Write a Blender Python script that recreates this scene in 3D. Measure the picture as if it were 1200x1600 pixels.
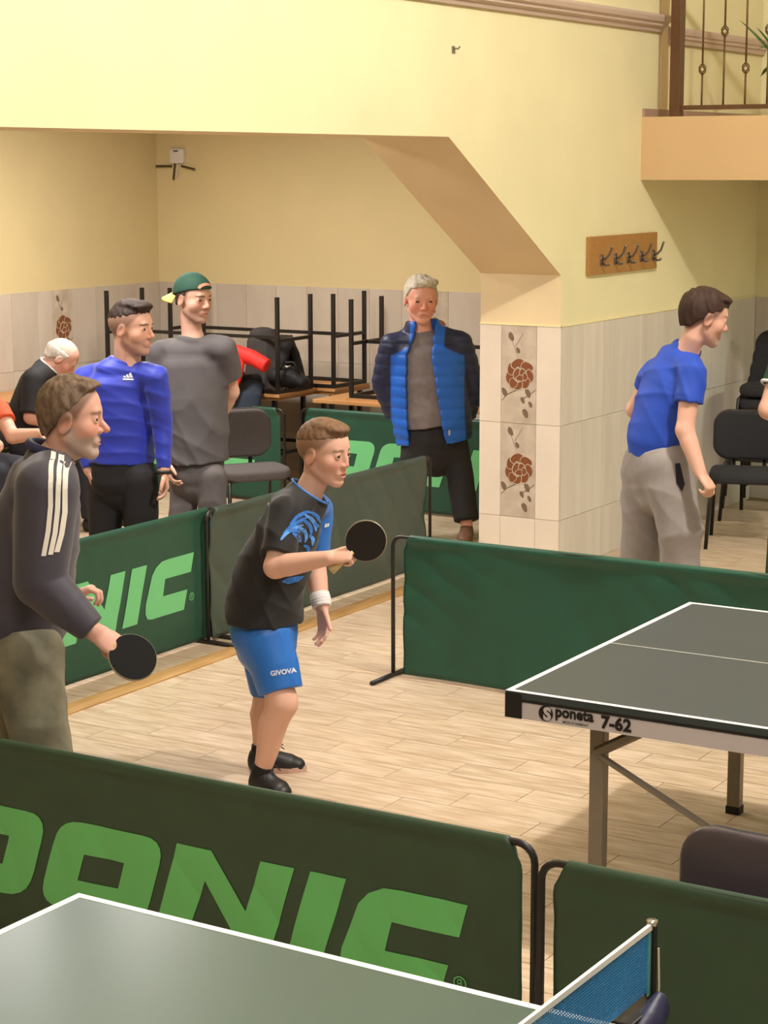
import bpy, bmesh, math, random
import numpy as np
from mathutils import Vector, Matrix
from mathutils.bvhtree import BVHTree

for o in list(bpy.data.objects): bpy.data.objects.remove(o)
sc = bpy.context.scene
COL = sc.collection
random.seed(7)

# ------------------------------------------------------------------ camera
FPX, PITCH, YAW, ROLL = 3120.5, 0.1722, -0.5440, -0.002
CAM = np.array([2.895, -5.540, 2.428])
_F = np.array([math.sin(YAW)*math.cos(PITCH), math.cos(YAW)*math.cos(PITCH), -math.sin(PITCH)])
_R0 = np.array([math.cos(YAW), -math.sin(YAW), 0.0]); _U0 = np.cross(_R0, _F)
_R = _R0*math.cos(ROLL) + _U0*math.sin(ROLL); _U = _U0*math.cos(ROLL) - _R0*math.sin(ROLL)
cam = bpy.data.cameras.new('camera'); camo = bpy.data.objects.new('camera', cam); COL.objects.link(camo)
cam.sensor_fit = 'VERTICAL'; cam.sensor_height = 36.0; cam.sensor_width = 27.0
cam.lens = 36.0*FPX/1600.0; cam.clip_end = 100
camo.matrix_world = Matrix(((_R[0], _U[0], -_F[0], CAM[0]), (_R[1], _U[1], -_F[1], CAM[1]), (_R[2], _U[2], -_F[2], CAM[2]), (0, 0, 0, 1)))
sc.camera = camo
# ------------------------------------------------------------------ world, lights, exposure
w = bpy.data.worlds.new('hall_air'); sc.world = w; w.use_nodes = True
w.node_tree.nodes['Background'].inputs[0].default_value = (1.0, 0.86, 0.66, 1)
w.node_tree.nodes['Background'].inputs[1].default_value = 0.25
sc.view_settings.view_transform = 'Standard'; sc.view_settings.look = 'None'
sc.view_settings.exposure = 0.06; sc.view_settings.gamma = 1.0; sc.view_settings.use_curve_mapping = False
def lamp(name, kind, loc, energy, color, size=0.2, size_y=None, rot=(0, 0, 0)):
    l = bpy.data.lights.new(name, kind); l.energy = energy; l.color = color
    if kind == 'AREA':
        l.size = size
        if size_y: l.shape = 'RECTANGLE'; l.size_y = size_y
    else: l.shadow_soft_size = size
    o = bpy.data.objects.new(name, l); o.location = loc; o.rotation_euler = rot; COL.objects.link(o); return o
WARM = (1.0, 0.95, 0.895)
lamp('hall_lamp', 'POINT', (1.6, 1.5, 5.8), 900, WARM, 0.14)
lamp('wall_lamp', 'POINT', (-1.6, 0.2, 3.9), 10, WARM, 0.12)
lamp('hall_fill', 'AREA', (3.0, -5.0, 6.0), 290, (1.0, 0.95, 0.90), 2.5, 2.5)  # broad soft fill added from the viewer's side, not a fixture of the hall
lamp('side_room_lamp', 'AREA', (-3.75, 2.2, 3.02), 85, (1.0, 0.96, 0.91), 0.5, 1.3)
lamp('side_room_lamp', 'AREA', (-5.4, 4.9, 3.02), 115, (1.0, 0.96, 0.91), 0.5, 1.3)
lamp('under_balcony_fill', 'AREA', (1.2, 7.2, 2.30), 60, (0.84, 1.0, 0.86), 0.3, 1.0)  # cool green light added out of view to tint the passage wall

# ------------------------------------------------------------------ helpers
_FHZ = np.array([math.sin(YAW), math.cos(YAW), 0.0])
def px(u, v, d):  # point of the upright plane at (about) distance d in front of the viewer
    r = _F + _R*(u-600)/FPX + _U*(800-v)/FPX
    return CAM + r*(.99*d/(r@_FHZ))
def pz(u, v, z=0.0):
    r = _F + _R*(u-600)/FPX + _U*(800-v)/FPX
    return CAM + r*(z-CAM[2])/r[2]
def proj(P):
    d = np.asarray(P, float)-CAM; k = d@_F
    return 600+FPX*(d@_R)/k, 800-FPX*(d@_U)/k
def nrm(v): v = np.asarray(v, float); return v/np.linalg.norm(v)
def lin(h):
    if isinstance(h, str): h = [int(h[i:i+2], 16)/255 for i in (0, 2, 4)]
    return tuple(c/12.92 if c <= .04045 else ((c+.055)/1.055)**2.4 for c in h)
MATS = {}
def mat(name, col='808080', rough=.6, metal=0, var=0, vscale=20, bump=0, bscale=200, attr=False, stretch=None, spec=.5, alpha=1, coat=0, sheen=0, objrand=0, col2=None):
    if name in MATS: return MATS[name]
    m = bpy.data.materials.new(name); m.use_nodes = True; nt = m.node_tree; N = nt.nodes; L = nt.links
    b = N['Principled BSDF']; c = lin(col)
    b.inputs['Base Color'].default_value = (*c, 1); b.inputs['Roughness'].default_value = rough
    b.inputs['Metallic'].default_value = metal; b.inputs['Specular IOR Level'].default_value = spec
    b.inputs['Alpha'].default_value = alpha; b.inputs['Coat Weight'].default_value = coat
    b.inputs['Sheen Weight'].default_value = sheen
    tc = N.new('ShaderNodeTexCoord'); mp = N.new('ShaderNodeMapping'); L.new(tc.outputs['Object'], mp.inputs[0])
    if stretch: mp.inputs['Scale'].default_value = stretch
    src = None
    if attr:
        a = N.new('ShaderNodeAttribute'); a.attribute_name = 'Col'; src = a.outputs['Color']
    if var:
        nz = N.new('ShaderNodeTexNoise'); nz.inputs['Scale'].default_value = vscale; nz.inputs['Detail'].default_value = 5
        L.new(mp.outputs[0], nz.inputs['Vector'])
        mr = N.new('ShaderNodeMapRange'); mr.inputs[1].default_value = .3; mr.inputs[2].default_value = .7
        mr.inputs[3].default_value = 1-var; mr.inputs[4].default_value = 1+var; L.new(nz.outputs[0], mr.inputs[0])
        if col2:
            mx = N.new('ShaderNodeMix'); mx.data_type = 'RGBA'; mx.inputs[6].default_value = (*c, 1); mx.inputs[7].default_value = (*lin(col2), 1)
            mr.inputs[3].default_value = 0; mr.inputs[4].default_value = 1; L.new(mr.outputs[0], mx.inputs[0]); src = mx.outputs[2]
        else:
            mx = N.new('ShaderNodeMix'); mx.data_type = 'RGBA'; mx.blend_type = 'MULTIPLY'; mx.inputs[0].default_value = 1
            mx.inputs[6].default_value = (*c, 1)
            if src: L.new(src, mx.inputs[6])
            L.new(mr.outputs[0], mx.inputs[7]); src = mx.outputs[2]
    if objrand:
        oi = N.new('ShaderNodeObjectInfo'); mr = N.new('ShaderNodeMapRange'); mr.inputs[3].default_value = 1-objrand; mr.inputs[4].default_value = 1+objrand
        L.new(oi.outputs['Random'], mr.inputs[0])
        mx = N.new('ShaderNodeMix'); mx.data_type = 'RGBA'; mx.blend_type = 'MULTIPLY'; mx.inputs[0].default_value = 1; mx.inputs[6].default_value = (*c, 1)
        if src: L.new(src, mx.inputs[6])
        L.new(mr.outputs[0], mx.inputs[7]); src = mx.outputs[2]
        ad = N.new('ShaderNodeVectorMath'); ad.operation = 'ADD'; sm = N.new('ShaderNodeVectorMath'); sm.operation = 'SCALE'
        cb = N.new('ShaderNodeCombineXYZ'); 
        for i in range(3): L.new(oi.outputs['Random'], cb.inputs[i])
        L.new(cb.outputs[0], sm.inputs[0]); sm.inputs['Scale'].default_value = 37.0
        L.new(tc.outputs['Object'], ad.inputs[0]); L.new(sm.outputs[0], ad.inputs[1]); L.new(ad.outputs[0], mp.inputs[0])
    if src: L.new(src, b.inputs['Base Color'])
    if bump:
        nb = N.new('ShaderNodeTexNoise'); nb.inputs['Scale'].default_value = bscale; nb.inputs['Detail'].default_value = 3
        L.new(mp.outputs[0], nb.inputs['Vector'])
        bp = N.new('ShaderNodeBump'); bp.inputs['Strength'].default_value = bump; bp.inputs['Distance'].default_value = .004
        L.new(nb.outputs[0], bp.inputs['Height']); L.new(bp.outputs[0], b.inputs['Normal'])
    MATS[name] = m; return m

def link(name, me, m=None, parent=None, loc=None, smooth=False):
    o = bpy.data.objects.new(name, me); COL.objects.link(o)
    if m is not None and len(me.materials) == 0: me.materials.append(m)
    if smooth: me.shade_smooth()
    if loc is not None: o.location = loc
    if parent is not None: o.parent = parent
    return o
def tag(o, label=None, cat=None, group=None, kind=None):
    if label: o['label'] = label
    if cat: o['category'] = cat
    if group: o['group'] = group
    if kind: o['kind'] = kind
    return o
def root(name, loc, label, cat, group=None, rz=0.0):
    o = bpy.data.objects.new(name, None); COL.objects.link(o); o.location = loc; o.rotation_euler = (0, 0, rz)
    o.empty_display_size = .1
    return tag(o, label, cat, group)
def copy_tree(o, parent=None):
    c = o.copy(); COL.objects.link(c); c.parent = parent
    for ch in list(o.children): copy_tree(ch, c)
    return c
class MB:
    def __init__(s): s.v = []; s.f = []; s.mi = []
    def add(s, vs, fs, mi=0):
        n = len(s.v); s.v += [tuple(map(float, p)) for p in vs]; s.f += [tuple(n+i for i in f) for f in fs]; s.mi += [mi]*len(fs); return s
    def box(s, lo, hi, mi=0, M=None):
        a, b = lo, hi
        vs = [(x, y, z) for x in (a[0], b[0]) for y in (a[1], b[1]) for z in (a[2], b[2])]
        if M is not None: vs = [tuple(M @ Vector(v)) for v in vs]
        return s.add(vs, [(0, 1, 3, 2), (4, 6, 7, 5), (0, 4, 5, 1), (2, 3, 7, 6), (0, 2, 6, 4), (1, 5, 7, 3)], mi)
    def tube(s, pts, r, n=8, closed=False, mi=0, flat=1.0):
        pts = [np.asarray(p, float) for p in pts]; m = len(pts); rings = []
        rr = r if hasattr(r, '__len__') else [r]*m
        up = None
        for i, p in enumerate(pts):
            if closed: t = pts[(i+1) % m]-pts[i-1]
            else: t = pts[min(i+1, m-1)]-pts[max(i-1, 0)]
            t = nrm(t)
            if up is None:
                up = np.array([0, 0, 1.]) if abs(t[2]) < .9 else np.array([1., 0, 0])
            a = up-t*(up@t)
            if np.linalg.norm(a) < 1e-6: a = np.cross(t, [1, 0, 0.3])
            a = nrm(a); b = np.cross(t, a); up = a
            rings.append([p+rr[i]*(math.cos(2*math.pi*k/n)*a*flat+math.sin(2*math.pi*k/n)*b) for k in range(n)])
        vs = [q for R_ in rings for q in R_]; fs = []
        for i in range(m if closed else m-1):
            j = (i+1) % m
            for k in range(n): fs.append((i*n+k, i*n+(k+1) % n, j*n+(k+1) % n, j*n+k))
        if not closed: fs += [tuple(range(n-1, -1, -1)), tuple((m-1)*n+k for k in range(n))]
        return s.add(vs, fs, mi)
    def prism(s, poly, axis, a, b, mi=0):
        # poly: 2D points, extruded along axis from a to b; remaining axes in cyclic-free order
        def P(q, t):
            if axis == 0: return (t, q[0], q[1])
            if axis == 1: return (q[0], t, q[1])
            return (q[0], q[1], t)
        n = len(poly); vs = [P(q, a) for q in poly]+[P(q, b) for q in poly]
        return s.add(vs, [tuple(range(n)), tuple(range(2*n-1, n-1, -1))]+[(i, (i+1) % n, n+(i+1) % n, n+i) for i in range(n)], mi)
    def mesh(s, name, fix=True):
        me = bpy.data.meshes.new(name); me.from_pydata(s.v, [], s.f); me.update()
        if fix:
            bm = bmesh.new(); bm.from_mesh(me); bmesh.ops.recalc_face_normals(bm, faces=bm.faces); bm.to_mesh(me); bm.free()
        return me
    def build(s, name, m, parent=None, loc=None, smooth=False, bevel=0):
        me = s.mesh(name)
        ms = m if isinstance(m, (list, tuple)) else [m]
        for q in ms: me.materials.append(q)
        if len(ms) > 1: me.polygons.foreach_set('material_index', s.mi)
        o = link(name, me, None, parent, loc, smooth)
        if bevel:
            bv = o.modifiers.new('bevel', 'BEVEL'); bv.width = bevel; bv.segments = 2; bv.limit_method = 'ANGLE'
        return o
def text_mesh(txt, size, bold=0.0, shear=0.0, align='LEFT'):
    cu = bpy.data.curves.new('lettering', 'FONT'); cu.body = txt; cu.size = size; cu.offset = bold; cu.shear = shear; cu.align_x = align; cu.resolution_u = 3
    o = bpy.data.objects.new('lettering', cu); COL.objects.link(o)
    dg = bpy.context.evaluated_depsgraph_get(); me = bpy.data.meshes.new_from_object(o.evaluated_get(dg))
    bpy.data.objects.remove(o); me.materials.clear(); return me
def rot_axes(fz):  # axes for direction
    fz = nrm(fz); a = np.array([0, 0, 1.]) if abs(fz[2]) < .9 else np.array([1., 0, 0]); x = nrm(np.cross(a, fz)); return x, np.cross(fz, x), fz

# ------------------------------------------------------------------ signed-distance sculpting
def _sm(a, b, k):
    if k <= 0: return np.minimum(a, b)
    h = np.clip(.5+.5*(b-a)/k, 0, 1); return b*(1-h)+a*h-k*h*(1-h)
def loft(st, S=None, f0=False, f1=False):
    pos = [np.asarray(s[0], float) for s in st]; W = [s[1] for s in st]; D = [s[2] if len(s) > 2 else s[1] for s in st]
    mx = max(max(W), max(D)); A = np.array(pos); lo = A.min(0)-mx; hi = A.max(0)+mx
    def fn(X, Y, Z):
        best = None; ns = len(pos)-1; n1 = nrm(pos[-1]-pos[-2]); n0 = nrm(pos[0]-pos[1])
        for i in range(ns):
            a, b = pos[i], pos[i+1]; ab = b-a; L = np.linalg.norm(ab); n = ab/L
            vx, vy, vz = X-a[0], Y-a[1], Z-a[2]
            t0 = (vx*n[0]+vy*n[1]+vz*n[2])/L; t = np.clip(t0, 0, 1)
            rx, ry, rz = vx-t*ab[0], vy-t*ab[1], vz-t*ab[2]
            ww = W[i]+(W[i+1]-W[i])*t; dd = D[i]+(D[i+1]-D[i])*t
            ax = (t0-t)*L
            if S is None:
                r2 = rx*rx+ry*ry+rz*rz; r = np.sqrt(r2)-ww
                rp = np.sqrt(np.maximum(r2-ax*ax, 0))-ww
            else:
                s_ = nrm(S-n*np.dot(S, n)); g = np.cross(n, s_)
                u = rx*s_[0]+ry*s_[1]+rz*s_[2]; v = rx*g[0]+ry*g[1]+rz*g[2]
                q2 = (u/ww)**2+(v/dd)**2; l2 = u*u+v*v
                m = np.minimum(ww, dd)
                rho = np.sqrt(q2+(ax/m)**2+1e-6); r = np.sqrt(l2+ax*ax+1e-9)*(1-1/rho)
                r = np.where(rho < .25, -m*.8, r)
                rh = np.sqrt(q2+1e-6); rp = np.sqrt(l2+1e-9)*(1-1/rh); rp = np.where(rh < .25, -m*.8, rp)
            if i == 0 and f0: r = np.where(t0 < 0, np.maximum(rp, -ax), np.maximum(r, -t0*L) if ns else r)
            if i == ns-1 and f1: r = np.where(t0 > 1, np.maximum(rp, ax), np.maximum(r, (t0-1)*L))
            ne = 2 if S is None else 3
            if f1 and i < ns-1 and i >= ns-ne: r = np.maximum(r, (X-pos[-1][0])*n1[0]+(Y-pos[-1][1])*n1[1]+(Z-pos[-1][2])*n1[2])
            if f0 and i > 0 and i < ne: r = np.maximum(r, (X-pos[0][0])*n0[0]+(Y-pos[0][1])*n0[1]+(Z-pos[0][2])*n0[2])
            best = r if best is None else np.minimum(best, r)
        return best
    return fn, lo, hi
def ball(c, r): 
    c = np.asarray(c, float)
    return (lambda X, Y, Z: np.sqrt((X-c[0])**2+(Y-c[1])**2+(Z-c[2])**2)-r), c-r, c+r
def ell(c, r, ax=None):
    c = np.asarray(c, float); ax = np.eye(3) if ax is None else np.asarray(ax); r = np.asarray(r, float)
    def fn(X, Y, Z):
        x, y, z = X-c[0], Y-c[1], Z-c[2]; k0 = 0; k1 = 0
        for i in range(3):
            q = x*ax[i][0]+y*ax[i][1]+z*ax[i][2]; k0 = k0+(q/r[i])**2; k1 = k1+(q/r[i]**2)**2
        k0 = np.sqrt(k0+1e-9); k1 = np.sqrt(k1+1e-6); return k0*(k0-1)/k1
    return fn, c-r.max(), c+r.max()
def half(p, n):  # keeps the side opposite to n
    p = np.asarray(p, float); n = nrm(n)
    return (lambda X, Y, Z: (X-p[0])*n[0]+(Y-p[1])*n[1]+(Z-p[2])*n[2]), None, None
def _grid(ops, lo, hi, h, disp):
    n = np.maximum(np.ceil((hi-lo)/h).astype(int)+1, 4)
    xs, ys, zs = [(lo[i]+h*np.arange(n[i])).astype(np.float32) for i in range(3)]
    D = np.full(n, .5, np.float32)
    for op, (fn, a, b), k in ops:
        if a is None: i0, i1 = np.zeros(3, int), n
        else:
            pad = 3*h+k
            i0 = np.clip(np.floor((a-pad-lo)/h).astype(int), 0, n); i1 = np.clip(np.ceil((b+pad-lo)/h).astype(int)+1, 0, n)
        if np.any(i1 <= i0): continue
        sl = tuple(slice(i0[j], i1[j]) for j in range(3))
        d = fn(xs[sl[0]][:, None, None], ys[sl[1]][None, :, None], zs[sl[2]][None, None, :]).astype(np.float32)
        if op == '+': D[sl] = _sm(D[sl], d, k)
        elif op == '-': D[sl] = -_sm(-D[sl], d, k)
        else: D[sl] = -_sm(-D[sl], -d, k)
    if disp is not None:
        I = np.argwhere(np.abs(D) < .04); P = lo+h*I
        D[I[:, 0], I[:, 1], I[:, 2]] += disp(P).astype(np.float32)
    return D, n
def _nets(D, lo, h):
    ins = D < 0; n = D.shape
    c = np.zeros((n[0]-1, n[1]-1, n[2]-1), np.uint8)
    for dx in (0, 1):
        for dy in (0, 1):
            for dz in (0, 1): c += ins[dx:n[0]-1+dx, dy:n[1]-1+dy, dz:n[2]-1+dz]
    I = np.argwhere((c > 0) & (c < 8)); idx = np.full(c.shape, -1, np.int32); idx[I[:, 0], I[:, 1], I[:, 2]] = np.arange(len(I))
    acc = np.zeros((len(I), 3)); cnt = np.zeros(len(I))
    cs = [(a, b, d) for a in (0, 1) for b in (0, 1) for d in (0, 1)]
    V = {q: D[I[:, 0]+q[0], I[:, 1]+q[1], I[:, 2]+q[2]] for q in cs}
    for q in cs:
        for ax in range(3):
            if q[ax]: continue
            q2 = list(q); q2[ax] = 1; q2 = tuple(q2); a, b = V[q], V[q2]; s = (a < 0) != (b < 0)
            t = np.where(s, a/np.where(s, a-b, 1), 0)
            p = np.tile(np.array(q, float), (len(I), 1)); p[:, ax] = t
            acc[s] += p[s]; cnt[s] += 1
    P = lo+h*(I+acc/cnt[:, None]); F = []
    for ax in range(3):
        sl0 = [slice(None)]*3; sl1 = [slice(None)]*3; sl0[ax] = slice(0, -1); sl1[ax] = slice(1, None)
        e = ins[tuple(sl0)] != ins[tuple(sl1)]; E_ = np.argwhere(e)
        b1, b2 = (ax+1) % 3, (ax+2) % 3
        ok = (E_[:, b1] > 0) & (E_[:, b2] > 0) & (E_[:, b1] < n[b1]-1) & (E_[:, b2] < n[b2]-1); E_ = E_[ok]
        def cell(o1, o2):
            q = E_.copy(); q[:, b1] -= o1; q[:, b2] -= o2; return idx[q[:, 0], q[:, 1], q[:, 2]]
        q = np.stack([cell(1, 1), cell(0, 1), cell(0, 0), cell(1, 0)], 1)
        fl = ~ins[E_[:, 0], E_[:, 1], E_[:, 2]]; q[fl] = q[fl][:, ::-1]; F.append(q)
    return P, np.concatenate(F)
def sculpt(name, ops, h, m, parent, base, disp=None, col=None, fine=()):
    lo = np.min([o[1][1] for o in ops if o[0] == '+'], 0)-4*h; hi = np.max([o[1][2] for o in ops if o[0] == '+'], 0)+4*h
    D, n = _grid(ops, lo, hi, h, disp); P, F = _nets(D, lo, h); del D
    for fl, fh, fhh in fine:
        fl = np.asarray(fl, float); fh = np.asarray(fh, float)
        D, n = _grid(ops, fl, fh, fhh, disp); P2, F2 = _nets(D, fl, fhh)
        g = 1.2*h; inb = np.all((P > fl+g) & (P < fh-g), 1); F = F[~np.all(inb[F], 1)]
        F = np.concatenate([F, F2+len(P)]); P = np.concatenate([P, P2])
    me = bpy.data.meshes.new(name); me.vertices.add(len(P)); me.vertices.foreach_set('co', (P-base).astype(np.float32).ravel())
    me.loops.add(F.size); me.loops.foreach_set('vertex_index', F.astype(np.int32).ravel())
    me.polygons.add(len(F)); me.polygons.foreach_set('loop_start', np.arange(0, F.size, 4, dtype=np.int32))
    try: me.polygons.foreach_set('loop_total', np.full(len(F), 4, np.int32))
    except Exception: pass
    me.update(calc_edges=True)
    if col is not None:
        a = me.color_attributes.new('Col', 'FLOAT_COLOR', 'POINT'); c = np.ones((len(P), 4), np.float32); c[:, :3] = col(P); a.data.foreach_set('color', c.ravel())
    o = link(name, me, m, parent, None, True)
    o_data = (P, F)
    SURF[o.name] = o_data
    return o
SURF = {}
def bvh(o):
    P, F = SURF[o.name]; return BVHTree.FromPolygons([tuple(p) for p in P], [tuple(f) for f in F.tolist()])
def decal(name, tree, pts, faces, origin, ax, ay, d, m, parent, base, off=.0022):
    # flat 2-D shape laid on a sculpted surface along direction d
    d = nrm(d); vs = []; last = .3
    for x, y in pts:
        p = origin+ax*x+ay*y; hit = tree.ray_cast(Vector(p-d*.4), Vector(d))
        if hit[0] is not None: q = np.array(hit[0])-d*off; last = (q-p)@d
        else: q = p+d*last
        vs.append(q-base)
    mb = MB(); mb.add(vs, faces); me = mb.mesh(name, False); return link(name, me, m, parent)
def grid_shape(poly, step):
    # triangulated, evenly subdivided 2-D polygon (list of outlines; later ones are holes)
    bm = bmesh.new(); 
    for pl in poly:
        vs = [bm.verts.new((p[0], p[1], 0)) for p in pl]
        for i in range(len(vs)): bm.edges.new((vs[i], vs[(i+1) % len(vs)]))
    bmesh.ops.triangle_fill(bm, use_beauty=True, edges=bm.edges[:], normal=(0, 0, 1))
    for _ in range(5):
        es = [e for e in bm.edges if e.calc_length() > step]
        if not es: break
        bmesh.ops.subdivide_edges(bm, edges=es, cuts=1); bmesh.ops.triangulate(bm, faces=bm.faces[:])
    bm.normal_update()
    for f in bm.faces:
        if f.normal.z < 0: f.normal_flip()
    bm.verts.index_update()
    r = [(v.co.x, v.co.y) for v in bm.verts], [tuple(v.index for v in f.verts) for f in bm.faces]; bm.free(); return r
# ================================================================== THE SETTING
WX, WB = -2.334, -2.87          # faces of the wall with the opening
JY = 5.126                      # jamb of the opening
PAINT = mat('yellow_paint', 'e7deb0', .75, var=.035, vscale=2.2, bump=.15, bscale=60)
PEACH = mat('peach_paint', 'e6cfa4', .75, var=.03, vscale=3, bump=.1, bscale=60)
OCHRE = mat('ochre_paint', 'e2cf9c', .8, var=.03, vscale=2, bump=.1, bscale=60)
HALLW = mat('hall_grey_paint', '9c9488', .8, var=.03)
WHITE = mat('ceiling_white', 'c9c2b6', .9, var=.02)
TILE = mat('wall_tile_stone', 'd9cdbd', .35, var=1, vscale=3.2, col2='c6b7a6', stretch=(1, 1, .35), objrand=.03)
TILE_R = mat('wall_tile_streaked', 'ddd5c8', .35, var=1, vscale=7, col2='cbc1b2', stretch=(1, 1, .12), objrand=.03)
TILE_W = mat('wall_tile_pale', 'e8d9c6', .35, var=.04, vscale=4, objrand=.015)
ROSE_BG = mat('rose_tile_stone', 'd6c6b2', .35, var=1, vscale=9, col2='b9a893')
ROSE = mat('rose_print_brown', '86502f', .4, var=.1, vscale=40)
ROSE_G = mat('rose_print_grey', '7d6654', .4)
GROUT = mat('grout', '927a5c', .9)
PLANK = mat('wood_look_plank', 'dac5ad', .36, var=1, vscale=6, col2='b59a7a', stretch=(1, 6.5, 6.5), objrand=.045, bump=.06, bscale=30)
STRIP = mat('threshold_oak', 'c39a63', .45, var=1, vscale=5, col2='a67d48', stretch=(7, 1, 7))
BROWN = mat('brown_metal', '5a3a1e', .45, var=.1)
CORN = mat('cornice_mauve', 'c9b3a2', .7)

# floor
fl = MB().box((-7.4, -9, -.12), (7, 8.4, -.009)).build('floor', GROUT); tag(fl, 'pale wood look plank tile floor of the hall', 'floor', kind='structure')
PW, PL = .1735, .5985
pm = MB().box((0, 0, -.010), (PL-.003, PW-.003, 0)).mesh('plank'); pm.materials.append(PLANK)
cand = []; rest = MB()
r0 = 1.415
for r in range(-62, 41):
    y = r0+r*PW; off = (-1.31+.199*r) % PL
    for c in range(-14, 14):
        x = off+c*PL
        if x < -7.35 or x+PL > 7 or y < -9 or y+PW > 8.3: continue
        u, v = proj((x+PL/2, y+PW/2, 0)); u2, v2 = proj((x+PL/2, y+PW, 0))
        infr = -60 < u < 1260 and 700 < v < 1500 and y > -1.3
        if x < -2.95 and y > 3.9 and u < 760: infr = infr and v < 900
        hid = (x < -2.9 and not (700 < v < 860)) or (y > 2.4 and x > -1.9 and x < 0.3 and y < 5.0) or (y < -.9)
        cand.append((0 if (infr and not hid) else 1, -abs(v-v2), x, y))
cand.sort()
for i, (a, b, x, y) in enumerate(cand):
    if i < 296 and a == 0: link('plank', pm, None, fl, (x, y, 0))
    else: rest.box((x, y, -.010), (x+PL-.003, y+PW-.003, 0))
tag(rest.build('plank_field', PLANK, fl), kind='stuff')
st = MB().box((-2.915, -4, -.01), (-2.80, JY, .006)).build('trim_1', STRIP); tag(st, 'brown wooden threshold strip on the floor along the opening', 'threshold', kind='structure')

# wall with the wide chamfered opening
poly = [(8.32, -.1), (8.32, 6.6), (-9, 6.6), (-9, -.1), (-4.2, -.1), (-4.2, 2.572), (3.768, 2.572), (JY, 1.782), (JY, -.1)]
me = MB().prism(poly, 0, WB, WX).mesh('wall_left')
for m_ in (PAINT, PEACH, OCHRE): me.materials.append(m_)
for p in me.polygons:
    p.material_index = 0 if p.normal.x > .5 else (2 if p.normal.x < -.5 else 1)
wl = link('wall_left', me); tag(wl, 'pale yellow wall with a wide chamfered opening and tiled dado', 'wall', kind='structure')
def tiles(parent, horiz, a0, a1, fixed, normal, widths, rows, m, name='wall_tile', skip=()):
    # horiz: axis along the wall (0 = x, 1 = y); fixed: coordinate of the wall face; normal: +-1
    cache = {}; out = []
    a = a0; i = 0
    while a < a1-.01:
        w_ = min(widths, a1-a)
        for j in range(len(rows)-1):
            z0, z1 = rows[j], rows[j+1]; key = (round(w_, 3), round(z1-z0, 3))
            if (i, j) in skip: continue
            if key not in cache:
                lo = [0, 0, .0012]; hi = [0, 0, z1-z0-.0012]; lo[horiz] = .0012; hi[horiz] = w_-.0012
                lo[1-horiz] = min(-.002*normal, .008*normal); hi[1-horiz] = max(-.002*normal, .008*normal)
                q = MB().box(lo, hi).mesh(name); q.materials.append(m); cache[key] = q
            loc = [0, 0, z0]; loc[horiz] = a; loc[1-horiz] = fixed
            out.append(link(name, cache[key], None, parent, loc))
        a += w_; i += 1
    return out
ROWS = [0, .314, .888, 1.478]
tiles(wl, 1, JY+.009, 8.31, WX, 1, .292, ROWS, TILE_R)
tiles(wl, 0, WB, -2.7225, JY, -1, .2, ROWS, TILE_W); tiles(wl, 0, -2.485, WX+.008, JY, -1, .2, ROWS, TILE_W)
tiles(wl, 0, -2.7225, -2.485, JY, -1, .3, [0, .314], TILE_W)
rt = tiles(wl, 0, -2.7225, -2.485, JY, -1, .3, [.314, .888, 1.478], ROSE_BG, 'rose_tile')
def blob(cx, cy, rx, ry, rot=0, n=12, wob=0, seed=0):
    rs = random.Random(seed); ph = rs.random()*6
    out = []
    for k in range(n):
        t = 2*math.pi*k/n; q = 1+wob*math.sin(3*t+ph)
        x, y = rx*q*math.cos(t), ry*q*math.sin(t)
        out.append((cx+x*math.cos(rot)-y*math.sin(rot), cy+x*math.sin(rot)+y*math.cos(rot)))
    return out
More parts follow.
